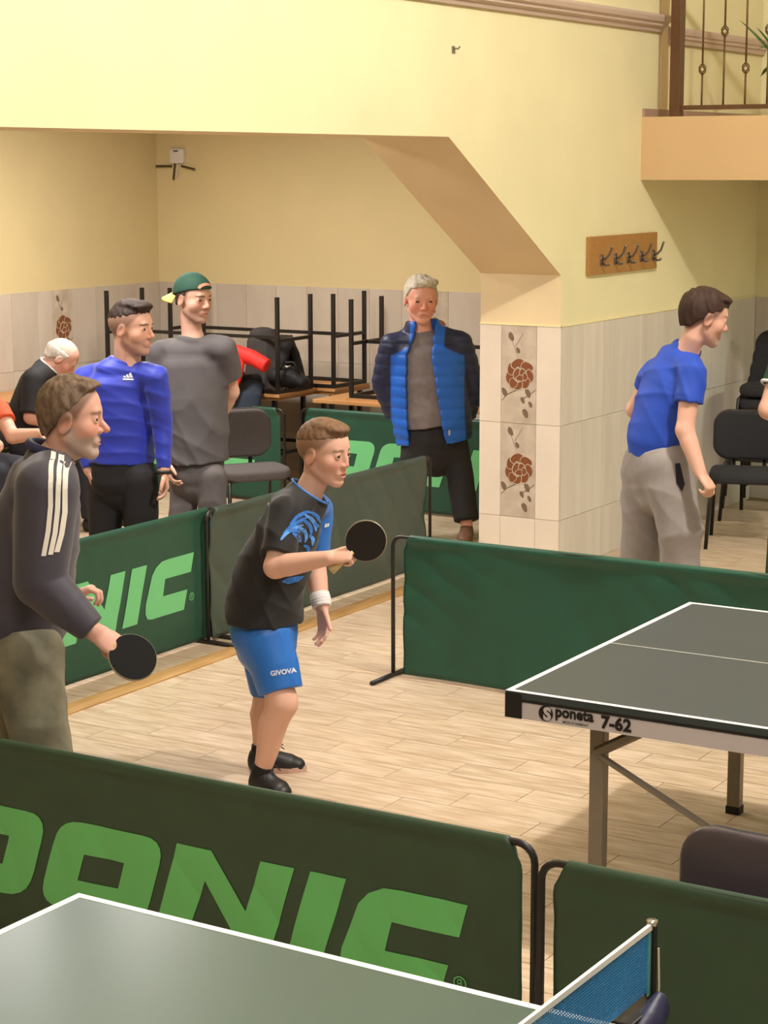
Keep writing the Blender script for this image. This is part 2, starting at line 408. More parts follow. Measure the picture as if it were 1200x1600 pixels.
def rose(parent, horiz, normal, W, H):
    # flat print on the tile: u,v in 0..1 from the top left as seen
    mb = MB()
    def put(poly, mi, lift):
        vs = []
        for u, v in poly:
            a = u*W if normal*(1 if horiz == 1 else -1) > 0 else u*W
            q = [0, 0, H*(1-v)]; q[horiz] = a; q[1-horiz] = normal*(.0084+lift); vs.append(q)
        mb.add(vs, [tuple(range(len(vs)))], mi)
    def E(cx, cy, rx, ry, rot, mi, lift, wob=.0, sd=0): put(blob(cx, cy, rx, ry*W/H*1.0, rot, 14, wob, sd), mi, lift)
    asp = W/H
    # flower: petals with pale gaps between
    cx, cy = .52, .485
    for k, (ang, rr, sx, sy) in enumerate([(200, .27, .12, .20), (150, .24, .13, .15), (95, .24, .2, .14), (40, .27, .17, .14), (-10, .29, .11, .17), (-55, .25, .16, .14), (-105, .27, .17, .13), (235, .29, .11, .12)]):
        t = math.radians(ang); E(cx+rr*math.cos(t), cy-rr*math.sin(t)*asp, sx*1.12, sy*1.12, 0, 1, .0004+.0004*k, .08, k); E(cx+rr*math.cos(t), cy-rr*math.sin(t)*asp, sx, sy, 0, 0, .0006+.0004*k, .08, k)
    for k, (dx, dy, sx, sy) in enumerate([(-.05, .02, .1, .16), (.1, -.03, .09, .1), (.03, .1, .1, .07), (.17, .06, .06, .09)]):
        E(cx+dx, cy+dy*asp, sx*1.25, sy*1.25, 0, 1, .0038+.0004*k, .1, k); E(cx+dx, cy+dy*asp, sx, sy, 0, 0, .0040+.0004*k, .1, k)
    for cx_, cy_, s in [(.28, .1, .085), (.48, .24, .06), (.1, .68, .085), (.77, .68, .085), (.62, .755, .065), (.84, .795, .06), (.7, .89, .09)]:
        E(cx_, cy_, s, s*1.15, .3, 2, .0005, .06, int(cx_*100))
    for pts in [[(.3, .14), (.36, .2), (.45, .28), (.48, .34)], [(.4, .2), (.52, .13), (.62, .06)], [(.02, .77), (.2, .7), (.45, .65)], [(.62, .74), (.8, .7), (.98, .64)]]:
        for (a, b), (c, d) in zip(pts[:-1], pts[1:]): put([(a, b-.006), (c, d-.006), (c, d+.006), (a, b+.006)], 2, .0003)
    me = mb.mesh('rose_print', False)
    for q in (ROSE, ROSE_BG, ROSE_G): me.materials.append(q)
    me.polygons.foreach_set('material_index', mb.mi); return link('rose_print', me, None, parent)
for t in rt: rose(t, 0, -1, .2375, .58)
def strip(name, lo, hi, m, parent): return MB().box(lo, hi).build(name, m, parent)
EDGE = mat('tile_edge_cream', 'f0e2ae', .5)
strip('tile_edging', (WX-.002, JY-.01, 1.478), (WX+.011, 8.31, 1.487), EDGE, wl); strip('tile_edging', (WB, JY-.011, 1.478), (WX+.011, JY, 1.487), EDGE, wl)
# cornice: moulded profile along the wall, ending where the wall steps
prof = [(0, 3.25), (.02, 3.25), (.03, 3.275), (.055, 3.285), (.055, 3.30), (.075, 3.31), (.085, 3.335), (.085, 3.35), (0, 3.35)]
cm = MB(); n_ = len(prof); cm.add([(WX+a, y, b) for y in (-9, 6.5) for a, b in prof], [tuple(range(n_)), tuple(range(2*n_-1, n_-1, -1))]+[(i, (i+1) % n_, n_+(i+1) % n_, n_+i) for i in range(n_)])
co = cm.build('trim_2', CORN); tag(co, 'moulded mauve cornice running along the top of the yellow wall', 'cornice', kind='structure')
cm = MB(); cm.add([(WX+.012+a*.5, y, b-.06) for y in (6.6, 8.31) for a, b in prof], [tuple(range(n_)), tuple(range(2*n_-1, n_-1, -1))]+[(i, (i+1) % n_, n_+(i+1) % n_, n_+i) for i in range(n_)])
co = cm.build('trim_3', CORN); tag(co, 'short mauve cornice on the wall behind the balcony railing', 'cornice', kind='structure')
strip('wall_step', (WX-.002, 6.50, 2.772), (WX+.016, 6.60, 6.6), PEACH, wl)
sk = MB().box((WX, 6.25, 2.7), (WX+.018, 8.3, 2.772)).build('baseboard_left', mat('mauve_skirting', 'a58672', .6)); tag(sk, 'mauve skirting on the wall above the balcony', 'baseboard', kind='structure')
# other walls of the hall and of the side room
def wallbox(name, lo, hi, m, label, cat='wall'):
    return tag(MB().box(lo, hi).build(name, m), label, cat, kind='structure')
wf = wallbox('wall_far', (WB, 8.32, -.1), (7.2, 8.55, 6.6), PAINT, 'far yellow end wall under the balcony')
tiles(wf, 0, WX+.01, 0.3, 8.32, -1, .292, ROWS, TILE_R)
wallbox('wall_right', (7.0, -9.2, -.1), (7.2, 8.55, 6.6), HALLW, 'grey wall opposite the opening')
wallbox('wall_near', (WB, -9.2, -.1), (7.2, -9.0, 6.6), HALLW, 'grey wall behind the viewer')
wallbox('ceiling', (WB, -9.2, 6.6), (7.2, 8.55, 6.8), WHITE, 'white ceiling of the hall', 'ceiling')
BX, BY = -7.32, 7.75
wb = wallbox('wall_back_left', (BX-.2, -4.4, -.1), (BX, BY+.2, 3.3), OCHRE, 'ochre left wall of the side room with pale tiled dado')
we = wallbox('wall_back_end', (BX, BY, -.1), (WB, BY+.2, 3.3), OCHRE, 'ochre end wall of the side room with marbled tiles')
wallbox('wall_back_near', (BX-.2, -4.6, -.1), (WB, -4.4, 3.3), OCHRE, 'ochre near wall of the side room')
wallbox('ceiling_side_room', (BX-.2, -4.6, 3.1), (WB, BY+.2, 3.3), WHITE, 'white ceiling of the side room', 'ceiling')
nT = int((7.75-3.0)/.292)
tiles(wb, 1, 3.0, 6.385, BX, 1, .292, ROWS, TILE); tiles(wb, 1, 6.62, BY, BX, 1, .292, ROWS, TILE)
tiles(wb, 1, 6.385, 6.62, BX, 1, .3, [0, .314], TILE)
for t in tiles(wb, 1, 6.385, 6.62, BX, 1, .3, [.314, .888, 1.478], ROSE_BG, 'rose_tile'): rose(t, 1, 1, .235, .58)
tiles(we, 0, BX+.009, -4.80, BY, -1, .292, ROWS, TILE); tiles(we, 0, -4.565, WB, BY, -1, .292, ROWS, TILE)
tiles(we, 0, -4.80, -4.565, BY, -1, .3, [0, .314], TILE)
for t in tiles(we, 0, -4.80, -4.565, BY, -1, .3, [.314, .888, 1.478], ROSE_BG, 'rose_tile'): rose(t, 0, -1, .235, .58)
# balcony
bal = wallbox('balcony_slab', (WX, 6.245, 2.33), (7.0, 8.32, 2.72), mat('balcony_paint', 'cfae80', .75, var=.02, vscale=3), 'peach painted balcony slab above the tiled passage', 'balcony')
rl = root('balcony_railing', (-2.126, 6.30, 2.72), 'brown wrought iron railing with knotted balusters on the balcony', 'railing')
MB().box((-.035, -.035, 0), (.035, .035, 1.0)).build('newel_post', BROWN, rl, bevel=.004)
MB().box((.035, -.015, .04), (3.0, .015, .068)).build('bottom_rail', BROWN, rl); MB().box((.035, -.022, .93), (3.0, .022, .965)).build('top_rail', BROWN, rl)
IRON = mat('antique_iron', '6b5330', .5, metal=.5, var=.2, vscale=60)
for i in range(18):
    x = .168+i*.1415
    if x > 2.9: break
    kz = .285 if i % 2 == 0 else .51
    mb = MB(); mb.tube([(x, 0, .06), (x, 0, kz-.035)], .0065, 6); mb.tube([(x, 0, kz+.035), (x, 0, .94)], .0065, 6)
    b_ = mb.build('baluster', IRON, rl, smooth=True); mb = MB()
    for k in range(4):
        mb.tube([(x+.024*math.sin(math.pi*t)*math.cos(k*math.pi/2+t*2.4), .024*math.sin(math.pi*t)*math.sin(k*math.pi/2+t*2.4), kz-.035+.07*t) for t in np.linspace(0, 1, 9)], .0045, 5)
    mb.build('basket_knot', IRON, b_, smooth=True)
pl = root('potted_plant', (-1.47, 6.60, 2.72), 'spiky green potted plant behind the balcony railing', 'plant')
mb = MB(); mb.tube([(0, 0, 0), (0, 0, .02), (0, 0, .2), (0, 0, .22)], [.09, .1, .13, .125], 16); mb.build('pot', mat('terracotta', '8a5230', .8), pl, smooth=True)
LEAF = mat('agave_leaf', '4b6b34', .45, var=.15, vscale=30)
for k in range(13):
    a = k*2.4; el_ = .45+.5*((k*7) % 5)/4; mb = MB(); L_ = .42+.1*(k % 3); pts = []; wd = []
    for t in np.linspace(0, 1, 8):
        rr = L_*t*math.cos(el_); z = .2+L_*t*math.sin(el_)*1.3-.35*t*t*(1 if k % 2 else .3)
        pts.append((rr*math.cos(a), rr*math.sin(a), z)); wd.append(.036*math.sin(math.pi*min(1, .15+.85*t))**.6+.001)
    mb.tube(pts, wd, 6, flat=.25); mb.build('leaf', LEAF, pl, smooth=True)
# nail bracket on the wall
nb = root('wall_bracket', (WX, 3.81, 3.02), 'tiny metal bracket left in the plaster high on the yellow wall', 'bracket')
MB().box((0, -.012, -.018), (.006, .012, .018)).build('plate', mat('dull_steel', '8d8472', .5, metal=.6), nb)
MB().tube([(.005, 0, .005), (.03, .004, .004), (.038, .008, .016)], .005, 6).build('hook', mat('dull_steel'), nb)
# coat rack
cr = root('coat_rack', (WX, 5.46, 1.765), 'wooden wall coat rack board with five metal hooks', 'coat rack')
MB().box((0, 0, 0), (.022, 1.02, .232)).build('board', mat('rack_wood', 'a8793f', .5, var=.08, vscale=12, stretch=(6, 1, 6)), cr, bevel=.003)
HK = mat('hook_metal', '7c736c', .35, metal=.8)
hk = MB(); hk.box((.022, -.018, .06), (.028, .018, .125))
hk.tube([(.028, 0, .095), (.05, 0, .1), (.075, .0, .125), (.09, 0, .165), (.095, 0, .18)], .0075, 7); hk.tube([(.028, 0, .075), (.05, 0, .06), (.07, 0, .062), (.078, 0, .075)], .0075, 7)
hme = hk.mesh('hook'); hme.materials.append(HK); hme.shade_smooth()
for y in (.175, .375, .565, .765, .955): link('hook', hme, None, cr, (0, y, -.005))
# router
ro = root('wifi_router', (-7.09, BY, 2.40), 'small white router box with dark antennas high in the corner', 'router')
MB().box((-.067, -.045, .04), (.067, 0, .16)).build('case', mat('router_white', 'e6dfdc', .4), ro, bevel=.012)
MB().box((-.025, -.047, .135), (.022, -.045, .146)).build('label_bar', mat('router_dark', '4a423c', .5), ro)
AN = mat('antenna_dark', '4a3f28', .5)
for p in ([(-.055, -.03, .02), (-.2, -.05, .02)], [(.045, -.03, .02), (.19, -.05, -.005)], [(-.02, -.03, .04), (-.025, -.05, -.09)]):
    MB().tube(p, .009, 6).build('antenna', AN, ro)
MB().tube([(.0, -.02, .05), (.005, -.03, 0), (-.012, -.025, -.07)], .005, 5).build('cable', mat('router_white'), ro)

# ================================================================== BARRIERS
CLOTH = mat('barrier_cloth', '1c4a38', .48, var=.1, vscale=6, bump=.1, bscale=300)
CLOTH2 = mat('barrier_cloth_olive', '2f4630', .5, var=.08, vscale=6, bump=.1, bscale=300)
CLOTH3 = mat('barrier_cloth_grey', '3a4a42', .42, var=.08, vscale=6, bump=.1, bscale=300)
LETTER = mat('barrier_lettering', '66bb68', .45); LETTER2 = mat('barrier_lettering_light', '70c684', .45)
BLK = mat('black_tube', '24211f', .4, metal=.2); 
def rr_poly(pts, rad):  # round selected corners
    out = []; n = len(pts)
    for i, p in enumerate(pts):
        r = rad[i]
        if r == 0: out.append(p); continue
        a = np.array(pts[i-1]); b = np.array(p); c = np.array(pts[(i+1) % n])
        p0 = b+nrm(a-b)*r; p1 = b+nrm(c-b)*r
        for t in np.linspace(0, 1, 6): out.append(tuple((1-t)**2*p0+2*t*(1-t)*b+t*t*p1))
    return out
# letters, x measured from the middle of the panel, z from the floor
SH = .315
def sh(pts, x0): return [(x0+a+SH*b, .205+b) for a, b in pts]
def LET():
    h = .283
    D_ = [rr_poly(sh([(0, 0), (.40, 0), (.40, h), (0, h)], -.99), [0, .1, .085, 0]), sh([(.125, .095), (.125, .19), (.27, .19), (.27, .095)], -.99)]
    O_ = [rr_poly(sh([(0, 0), (.40, 0), (.40, h), (0, h)], -.545), [.08, .085, .085, .085]), sh([(.125, .1), (.125, .185), (.275, .185), (.275, .1)], -.545)]
    N_ = [[(a-1.544, z+.006) for a, z in [(1.44, .2), (1.557, .2), (1.628, .385), (1.753, .2), (1.85, .2), (1.94, .482), (1.826, .482), (1.771, .321), (1.654, .482), (1.53, .482)]]]
    I_ = [[(a-1.544, z+.006) for a, z in [(1.904, .2), (2.022, .2), (2.11, .482), (1.992, .482)]]]
    C_ = [[(a-1.544, z+.006) for a, z in [(2.494, .482), (2.466, .385), (2.255, .385), (2.235, .3), (2.434, .3), (2.402, .2), (2.14, .2), (2.105, .207), (2.09, .235), (2.095, .281), (2.149, .419), (2.182, .455), (2.23, .478), (2.29, .482)]]]
    return [D_, O_, N_, I_, C_]
LETS = [grid_shape(l, .018) for l in LET()]
def ring2(r0, r1, cx, cy, n=18):
    a = [(cx+r1*math.cos(2*math.pi*k/n), cy+r1*math.sin(2*math.pi*k/n)) for k in range(n)]; b = [(cx+r0*math.cos(2*math.pi*k/n), cy+r0*math.sin(2*math.pi*k/n)) for k in range(n)]
    return [(p) for p in a+b], [(i, (i+1) % n, n+(i+1) % n, n+i) for i in range(n)]
def barrier(loc, rz, label, clothm=CLOTH, letm=None, L=2.29, seed=1, amp=.004, back=False, end_gap=.035, H=.70):
    r = root('court_barrier', loc, label, 'barrier', 'green court barriers', rz); rs = random.Random(seed); hl = L/2
    ph = [rs.random()*6 for _ in range(8)]
    def wv(x, z):
        k = (1-abs(z-.35)/.36*.5)
        w1 = 9*x+5.5*z+ph[0]+1.1*math.sin(5*z+3*x+ph[4]); w2 = 14*x+11*z+ph[1]+1.3*math.sin(7*z-2*x+ph[5]); w3 = 6*x-7*z+ph[2]
        m1 = .5+.5*math.sin(3.1*x+2*z+ph[6]); m2 = .5+.5*math.sin(4.3*x-3*z+ph[7])
        return amp*k*(math.sin(7*x+ph[0]+2.5*z)+1.5*m1*(1-abs(math.sin(w1)))**1.5+1.3*m2*(1-abs(math.sin(w2)))**1.5+.6*math.sin(w3))
    # cloth, front face is local -y
    x0, x1 = -hl+end_gap, hl-end_gap; nx, nz = 130, 36; vs = []; fs = []
    for side in (-1, 1):
        for j in range(nz+1):
            z = .018+(H+.001-.018)*(j/nz)**.93
            for i in range(nx+1):
                t = i/nx; cut = max(0, (z-(H-.075)))*.55
                x = x0+cut+(x1-x0-2*cut)*t
                d = wv(x, z); th = .0016
                if z > H-.05: e_ = (z-(H-.012))/.0135; th += (.0125*math.sin(min(1, (z-(H-.05))/.035)*math.pi/2) if e_ < 0 else .0125*max(0, 1-e_*e_)**.5); d *= .1
                if abs(z-(H-.105)) < .016: th += .0012
                vs.append((x, d+side*th, z))
    n1 = (nx+1)*(nz+1)
    for s_ in (0, 1):
        for j in range(nz):
            for i in range(nx):
                a = s_*n1+j*(nx+1)+i; f = (a, a+1, a+nx+2, a+nx+1); fs.append(f if s_ == 0 else f[::-1])
    for j in range(nz):
        for i in (0, nx):
            a = j*(nx+1)+i; f = (a, a+nx+1, n1+a+nx+1, n1+a); fs.append(f if i == 0 else f[::-1])
    for i in range(nx):
        for j in (0, nz):
            a = j*(nx+1)+i; f = (a, n1+a, n1+a+1, a+1); fs.append(f if j == 0 else f[::-1])
    mb = MB(); mb.add(vs, fs); mb.build('cloth_panel', clothm, r, smooth=True)
    rr_ = .012; q = []
    for t in np.linspace(0, math.pi/2, 6): q.append((hl-.05+.05*math.sin(t), 0, H-.062+.05*math.cos(t)))
    pts = [(-p[0], 0, p[2]) for p in q[::-1]]
    MB().tube([(-hl, 0, .012)]+pts+q+[(hl, 0, .012)], .0105, 8).build('frame_tube', BLK, r, smooth=True)
    for x in (-hl, hl): MB().tube([(x, -.2, .012), (x, .2, .012)], .0115, 8).build('foot', BLK, r, smooth=True)
    if letm:
        for si, nm in ((-1, 'front'), (1, 'rear')):
            if si == 1 and not back: continue
            for (p2, f2) in LETS:
                mb = MB(); mb.add([(x*(-si), wv(x*(-si), z)+si*.0042, z) for x, z in p2], f2); mb.build('letter', letm, r)
            for p2, f2 in [ring2(.0165, .0205, .925, .262)]:
                mb = MB(); mb.add([(x*(-si), wv(x*(-si), z)+si*.0046, z) for x, z in p2], f2)
                for a, b, c, d in [(.917, .251, .9205, .273), (.917, .270, .931, .2735), (.917, .260, .931, .2635), (.928, .2635, .9315, .2705), (.928, .251, .9315, .260)]:
                    mb.add([(x*(-si), wv(.925*(-si), .262)+si*.0046, z) for x, z in ((a, b), (c, b), (c, d), (a, d))], [(0, 1, 2, 3)])
                mb.build('registered_mark', letm, r)
    return r
barrier((-.48, -1.10, 0), 0, 'green barrier with large light green DONIC lettering in front of the boy', CLOTH2, LETTER, seed=3, amp=.0032)
barrier((1.875, -1.19, 0), 0, 'plain olive green barrier behind the blue net at bottom right', CLOTH2, None, seed=5, amp=.009)
barrier((-.755, 2.47, 0), 0, 'plain dark green barrier behind the white edged grey table', mat('barrier_cloth_mid', '1f5240', .5, var=.1, vscale=6, bump=.1, bscale=300), None, seed=8, amp=.009, end_gap=.055)
barrier((-3.10, 1.544, 0), math.pi/2, 'green barrier with DONIC lettering behind the man in the striped jacket', CLOTH, LETTER2, seed=11, amp=.002)
barrier((-3.06, 3.70, 0), math.pi/2, 'plain grey green barrier standing behind the boy', CLOTH3, None, seed=14, amp=.010)
barrier((-3.915, 6.45, 0), 0, 'green DONIC barrier leaning before the stacked tables, behind the man in the puffer jacket', CLOTH, LETTER2, seed=17, amp=.006)
barrier((-6.27, 6.33, 0), 0, 'green DONIC barrier mostly hidden behind the grey chair', CLOTH, LETTER2, seed=19, amp=.004)

# ================================================================== TENNIS TABLES
LINE = mat('table_line_white', 'f2efe8', .5); RIM = mat('table_rim_black', '1d1a1c', .5); APR = mat('table_apron_lilac', 'cfc4c4', .5, var=.02)
LEGM = mat('table_leg_grey', '8d8171', .45, metal=.3, var=.05); PAD = mat('rubber_black', '1c1a19', .7)
def tt_table(loc, rz, ysign, label, topm, legs=True):
    # local origin: corner at the left end; length along +x, width along ysign*y
    r = root('tennis_table', loc, label, 'table tennis table', None, rz); Lx, Wy = 2.74, 1.525
    def yy(a, b): return (min(a*ysign, b*ysign), max(a*ysign, b*ysign))
    for x0, x1, nm in ((0, 1.365, 'half_top'), (1.375, Lx, 'half_top')):
        y = yy(0, Wy); t = MB().box((x0, y[0], .738), (x1, y[1], .76)).build('half_top', topm, r)
    def ln(x0, x1, a, b):
        y = yy(a, b); MB().box((x0, y[0], .759), (x1, y[1], .7607)).build('line', LINE, r)
    ln(0, Lx, 0, .02); ln(0, Lx, Wy-.02, Wy); ln(0, .02, .02, Wy-.02); ln(Lx-.02, Lx, .02, Wy-.02); ln(.02, Lx-.02, Wy/2-.0016, Wy/2+.0016)
    for x0, x1 in ((0, 1.365), (1.375, Lx)):
        for a, b in ((.001, .019), (Wy-.019, Wy-.001)):
            y = yy(a, b); MB().box((x0, y[0], .728), (x1, y[1], .757)).build('rim', RIM, r)
            y = yy(a+.003, b-.003) ; MB().box((x0+.058, y[0], .672), (x1-.02, y[1], .729)).build('apron', APR, r)
    for x in (0, Lx-.058):
        for a, b in ((-.001, .06), (Wy-.06, Wy+.001)):
            y = yy(a, b); MB().box((x-.001, y[0], .672), (x+.058, y[1], .754)).build('corner_block', RIM, r)
    for x in (.002, Lx-.02):
        y = yy(.06, Wy-.06); MB().box((x, y[0], .735), (x+.018, y[1], .757)).build('end_rim', RIM, r)
        MB().box((x+.003, y[0], .69), (x+.015, y[1], .736)).build('end_apron', RIM, r)
    for x in (.265, Lx-.265):
        for a in (.15, Wy-.15):
            b = MB().box((x-.025, a*ysign-.022, .02), (x+.025, a*ysign+.022, .74)).build('leg', LEGM, r, bevel=.004)
            MB().box((x-.027, a*ysign-.024, 0), (x+.027, a*ysign+.024, .03)).build('foot_cap', PAD, b)
        s = 1 if x < 1 else -1
        for a in (.13, Wy-.13):
            MB().tube([(x, a*ysign, .56), (x+s*.3, a*ysign, .735)], .018, 6).build('brace', LEGM, r)
            MB().tube([(x, a*ysign, .555), (x+s*.55, a*ysign, .30), (x+s*1.0, a*ysign, .10)], .012, 6).build('brace', LEGM, r)
        y = yy(.15, Wy-.15); MB().box((x-.015, y[0], .62), (x+.015, y[1], .66)).build('cross_bar', LEGM, r)
    return r
t2 = tt_table((0, 0, 0), 0, 1, 'grey tennis table with white lines and lilac side strip, at right', mat('table_top_grey', '3f4748', .45, var=.03, vscale=4, spec=.4))
t1 = tt_table((-.004, -2.123, 0), -.012, -1, 'green tennis table across the bottom left foreground', mat('table_top_green', '3e5750', .3, var=.03, vscale=4))
INK = mat('print_black', '17120f', .6)
def side_print(parent, me, x, z, m, y=-.0002, name='lettering', sx=1.0, sy=1.0):
    for v in me.vertices: v.co = Vector((v.co.x*sx, 0, v.co.y*sy))
    me.materials.append(m); o = link(name, me, None, parent, (x, y+.003, z)); return o
YS = .0004
side_print(t2, text_mesh('poneta', .050, .0019), .178, .699, INK, y=YS-.003, sx=.96)
side_print(t2, text_mesh('7-62', .056, .0022), .338, .685, INK, y=YS-.003, sx=1.02)
side_print(t2, text_mesh('MADE IN GERMANY', .010, .0002), .205, .681, INK, y=YS-.003)
mb = MB(); n_ = 28; mb.add([(.145+.0255*math.cos(2*math.pi*k/n_), .0002, .703+.0255*math.sin(2*math.pi*k/n_)) for k in range(n_)], [tuple(range(n_))]); mb.build('logo_disc', INK, t2)
side_print(t2, text_mesh('S', .056, .003), .137, .683, APR, y=YS-.0034)
# net on the near table
PZ = .76; nx_ = 1.37
nt = root('table_net', (nx_-.004, -2.123, PZ), 'blue table net with white top tape and black clamp post', 'net', None, -.012)
NETM = mat('net_blue', '2f84c0', .6); TAPE = mat('net_tape', 'e9e6df', .6)
mb = MB()
for k in range(22): z = .012+k*.0062; mb.box((-.0008, -1.67, z-.0011), (.0008, .148, z+.0011))
for k in range(260): y = .146-k*.007; mb.box((-.0008, y-.0007, .01), (.0008, y+.0007, .147))
tag(mb.build('net_mesh', NETM, nt), kind='stuff')
MB().box((-.004, -1.68, .140), (.004, .15, .1525)).build('top_tape', TAPE, nt)
MB().box((-.002, .138, .0), (.002, .148, .145)).build('edge_tape', mat('net_edge_green', '5f9f92', .6), nt)
po = MB(); po.box((-.010, .148, -.03), (.010, .162, .150)); po.build('clamp_post', BLK, nt, bevel=.002)
MB().tube([(0, .155, .148), (0, .155, .158)], .012, 10).build('post_cap', mat('chrome', 'c9c4bd', .25, metal=1), nt, smooth=True)
mb = MB(); mb.box((-.03, .0, -.022), (.03, .165, -.002)); mb.box((-.03, .0, -.06), (.03, .05, -.04)); mb.build('clamp_arm', BLK, nt, bevel=.004)
MB().tube([(.014, .158, .10), (.016, .16, .02), (.012, .16, -.12)], .0022, 6).build('tension_cord', mat('cord_cream', 'd8c9a0', .7), nt)
po_ = sculpt('pouch', [('+', loft([((.03, .02, -.045), .022, .03), ((.03, .08, -.035), .03, .04), ((.028, .14, -.015), .02, .035)], S=np.array([1., 0, 0])), 0)], .006, mat('pouch_navy', '1f2140', .5, var=.1), nt, np.zeros(3))
# ================================================================== CHAIRS AND TABLES
def rbox(c, hf, r, bend=0.0, bz=0.0):
    c = np.asarray(c, float); hf = np.asarray(hf, float)
    def fn(X, Y, Z):
        qx = np.abs(X-c[0])-hf[0]+r; qy = np.abs(Y-c[1]-bend*(X-c[0])**2)-hf[1]+r; qz = np.abs(Z-c[2]-bz*(Y-c[1])**2)-hf[2]+r
        return np.sqrt(np.maximum(qx, 0)**2+np.maximum(qy, 0)**2+np.maximum(qz, 0)**2)+np.minimum(np.maximum(qx, np.maximum(qy, qz)), 0)-r
    e = hf+abs(bend)*hf[0]**2+abs(bz)*hf[1]**2; return fn, c-e, c+e
def pad(c, hx, hz, ht, R_, r, axis, bend=0.0):
    # cushion: rounded rectangle (hx by hz, corner radius R_) of half thickness ht; axis 'y' upright, 'z' lying
    c = np.asarray(c, float)
    def fn(X, Y, Z):
        x = X-c[0]; a, t = ((Z-c[2]), (Y-c[1]-bend*x*x)) if axis == 'y' else ((Y-c[1]), (Z-c[2]-bend*(Y-c[1])**2))
        qx = np.abs(x)-hx+R_; qa = np.abs(a)-hz+R_
        d2 = np.sqrt(np.maximum(qx, 0)**2+np.maximum(qa, 0)**2)+np.minimum(np.maximum(qx, qa), 0)-R_+r
        dt = np.abs(t)-ht+r
        return np.sqrt(np.maximum(d2, 0)**2+np.maximum(dt, 0)**2)+np.minimum(np.maximum(d2, dt), 0)-r
    e = np.array([hx, ht+.06, hz]) if axis == 'y' else np.array([hx, hz, ht+.05]); return fn, c-e, c+e
FAB = mat('chair_fabric_grey', '4f4947', .9, var=.08, vscale=60, bump=.2, bscale=400); FABK = mat('chair_fabric_black', '26262a', .9, var=.08, vscale=60, bump=.2, bscale=400)
SHELL = mat('chair_shell_plastic', '3a302e', .38)
def make_chair(fab, label, group=None, shellm=SHELL):
    # faces local -y, origin on the floor under the seat
    r = root('office_chair', (0, 0, 0), label, 'chair', group); Z0 = np.zeros(3)
    def ov(c, hf):  # pillow-shaped back
        return ell(c, hf)
    sculpt('seat_pad', [('+', pad((0, 0, .465), .235, .215, .034, .11, .028, 'z', -.35), 0)], .01, fab, r, Z0)
    sculpt('back_pad', [('+', pad((0, .235, .68), .23, .16, .026, .10, .022, 'y', -.55), 0)], .01, fab, r, Z0)
    sculpt('back_shell', [('+', pad((0, .264, .68), .236, .166, .016, .105, .013, 'y', -.55), 0)], .01, shellm, r, Z0)
    MB().box((-.2, -.17, .415), (.2, .17, .436)).build('seat_shell', shellm, r)
    for s in (-1, 1):
        MB().tube([(s*.2, -.16, .425), (s*.215, -.2, .40), (s*.235, -.235, .0)], .013, 8).build('leg', BLK, r, smooth=True)
        MB().tube([(s*.2, .13, .425), (s*.215, .19, .40), (s*.235, .27, .0)], .013, 8).build('leg', BLK, r, smooth=True)
        MB().tube([(s*.1, .15, .43), (s*.1, .25, .46), (s*.1, .262, .60)], .014, 8).build('back_support', BLK, r, smooth=True)
    return r
ch = make_chair(FAB, 'grey upholstered chair with empty seat behind the boy'); ch.location = (-4.52, 5.03, 0); ch.rotation_euler.z = math.radians(56)
chb = make_chair(FABK, 'black upholstered chair standing alone beside the man in the blue t-shirt'); chb.location = (-1.69, 6.56, 0); chb.rotation_euler.z = math.radians(18)
words = ['lowest', 'second lowest', 'third', 'fourth', 'fifth', 'topmost']
for k in range(6):
    c = copy_tree(chb); c.location = (-1.93+.012*k, 7.52+.012*k, .088*k); c.rotation_euler.z = math.radians(4)
    tag(c, ['lowest', 'second from the bottom', 'third from the bottom', 'third from the top', 'second from the top', 'topmost'][k]+' black chair of the stack against the far wall', 'chair', 'stacked black chairs')
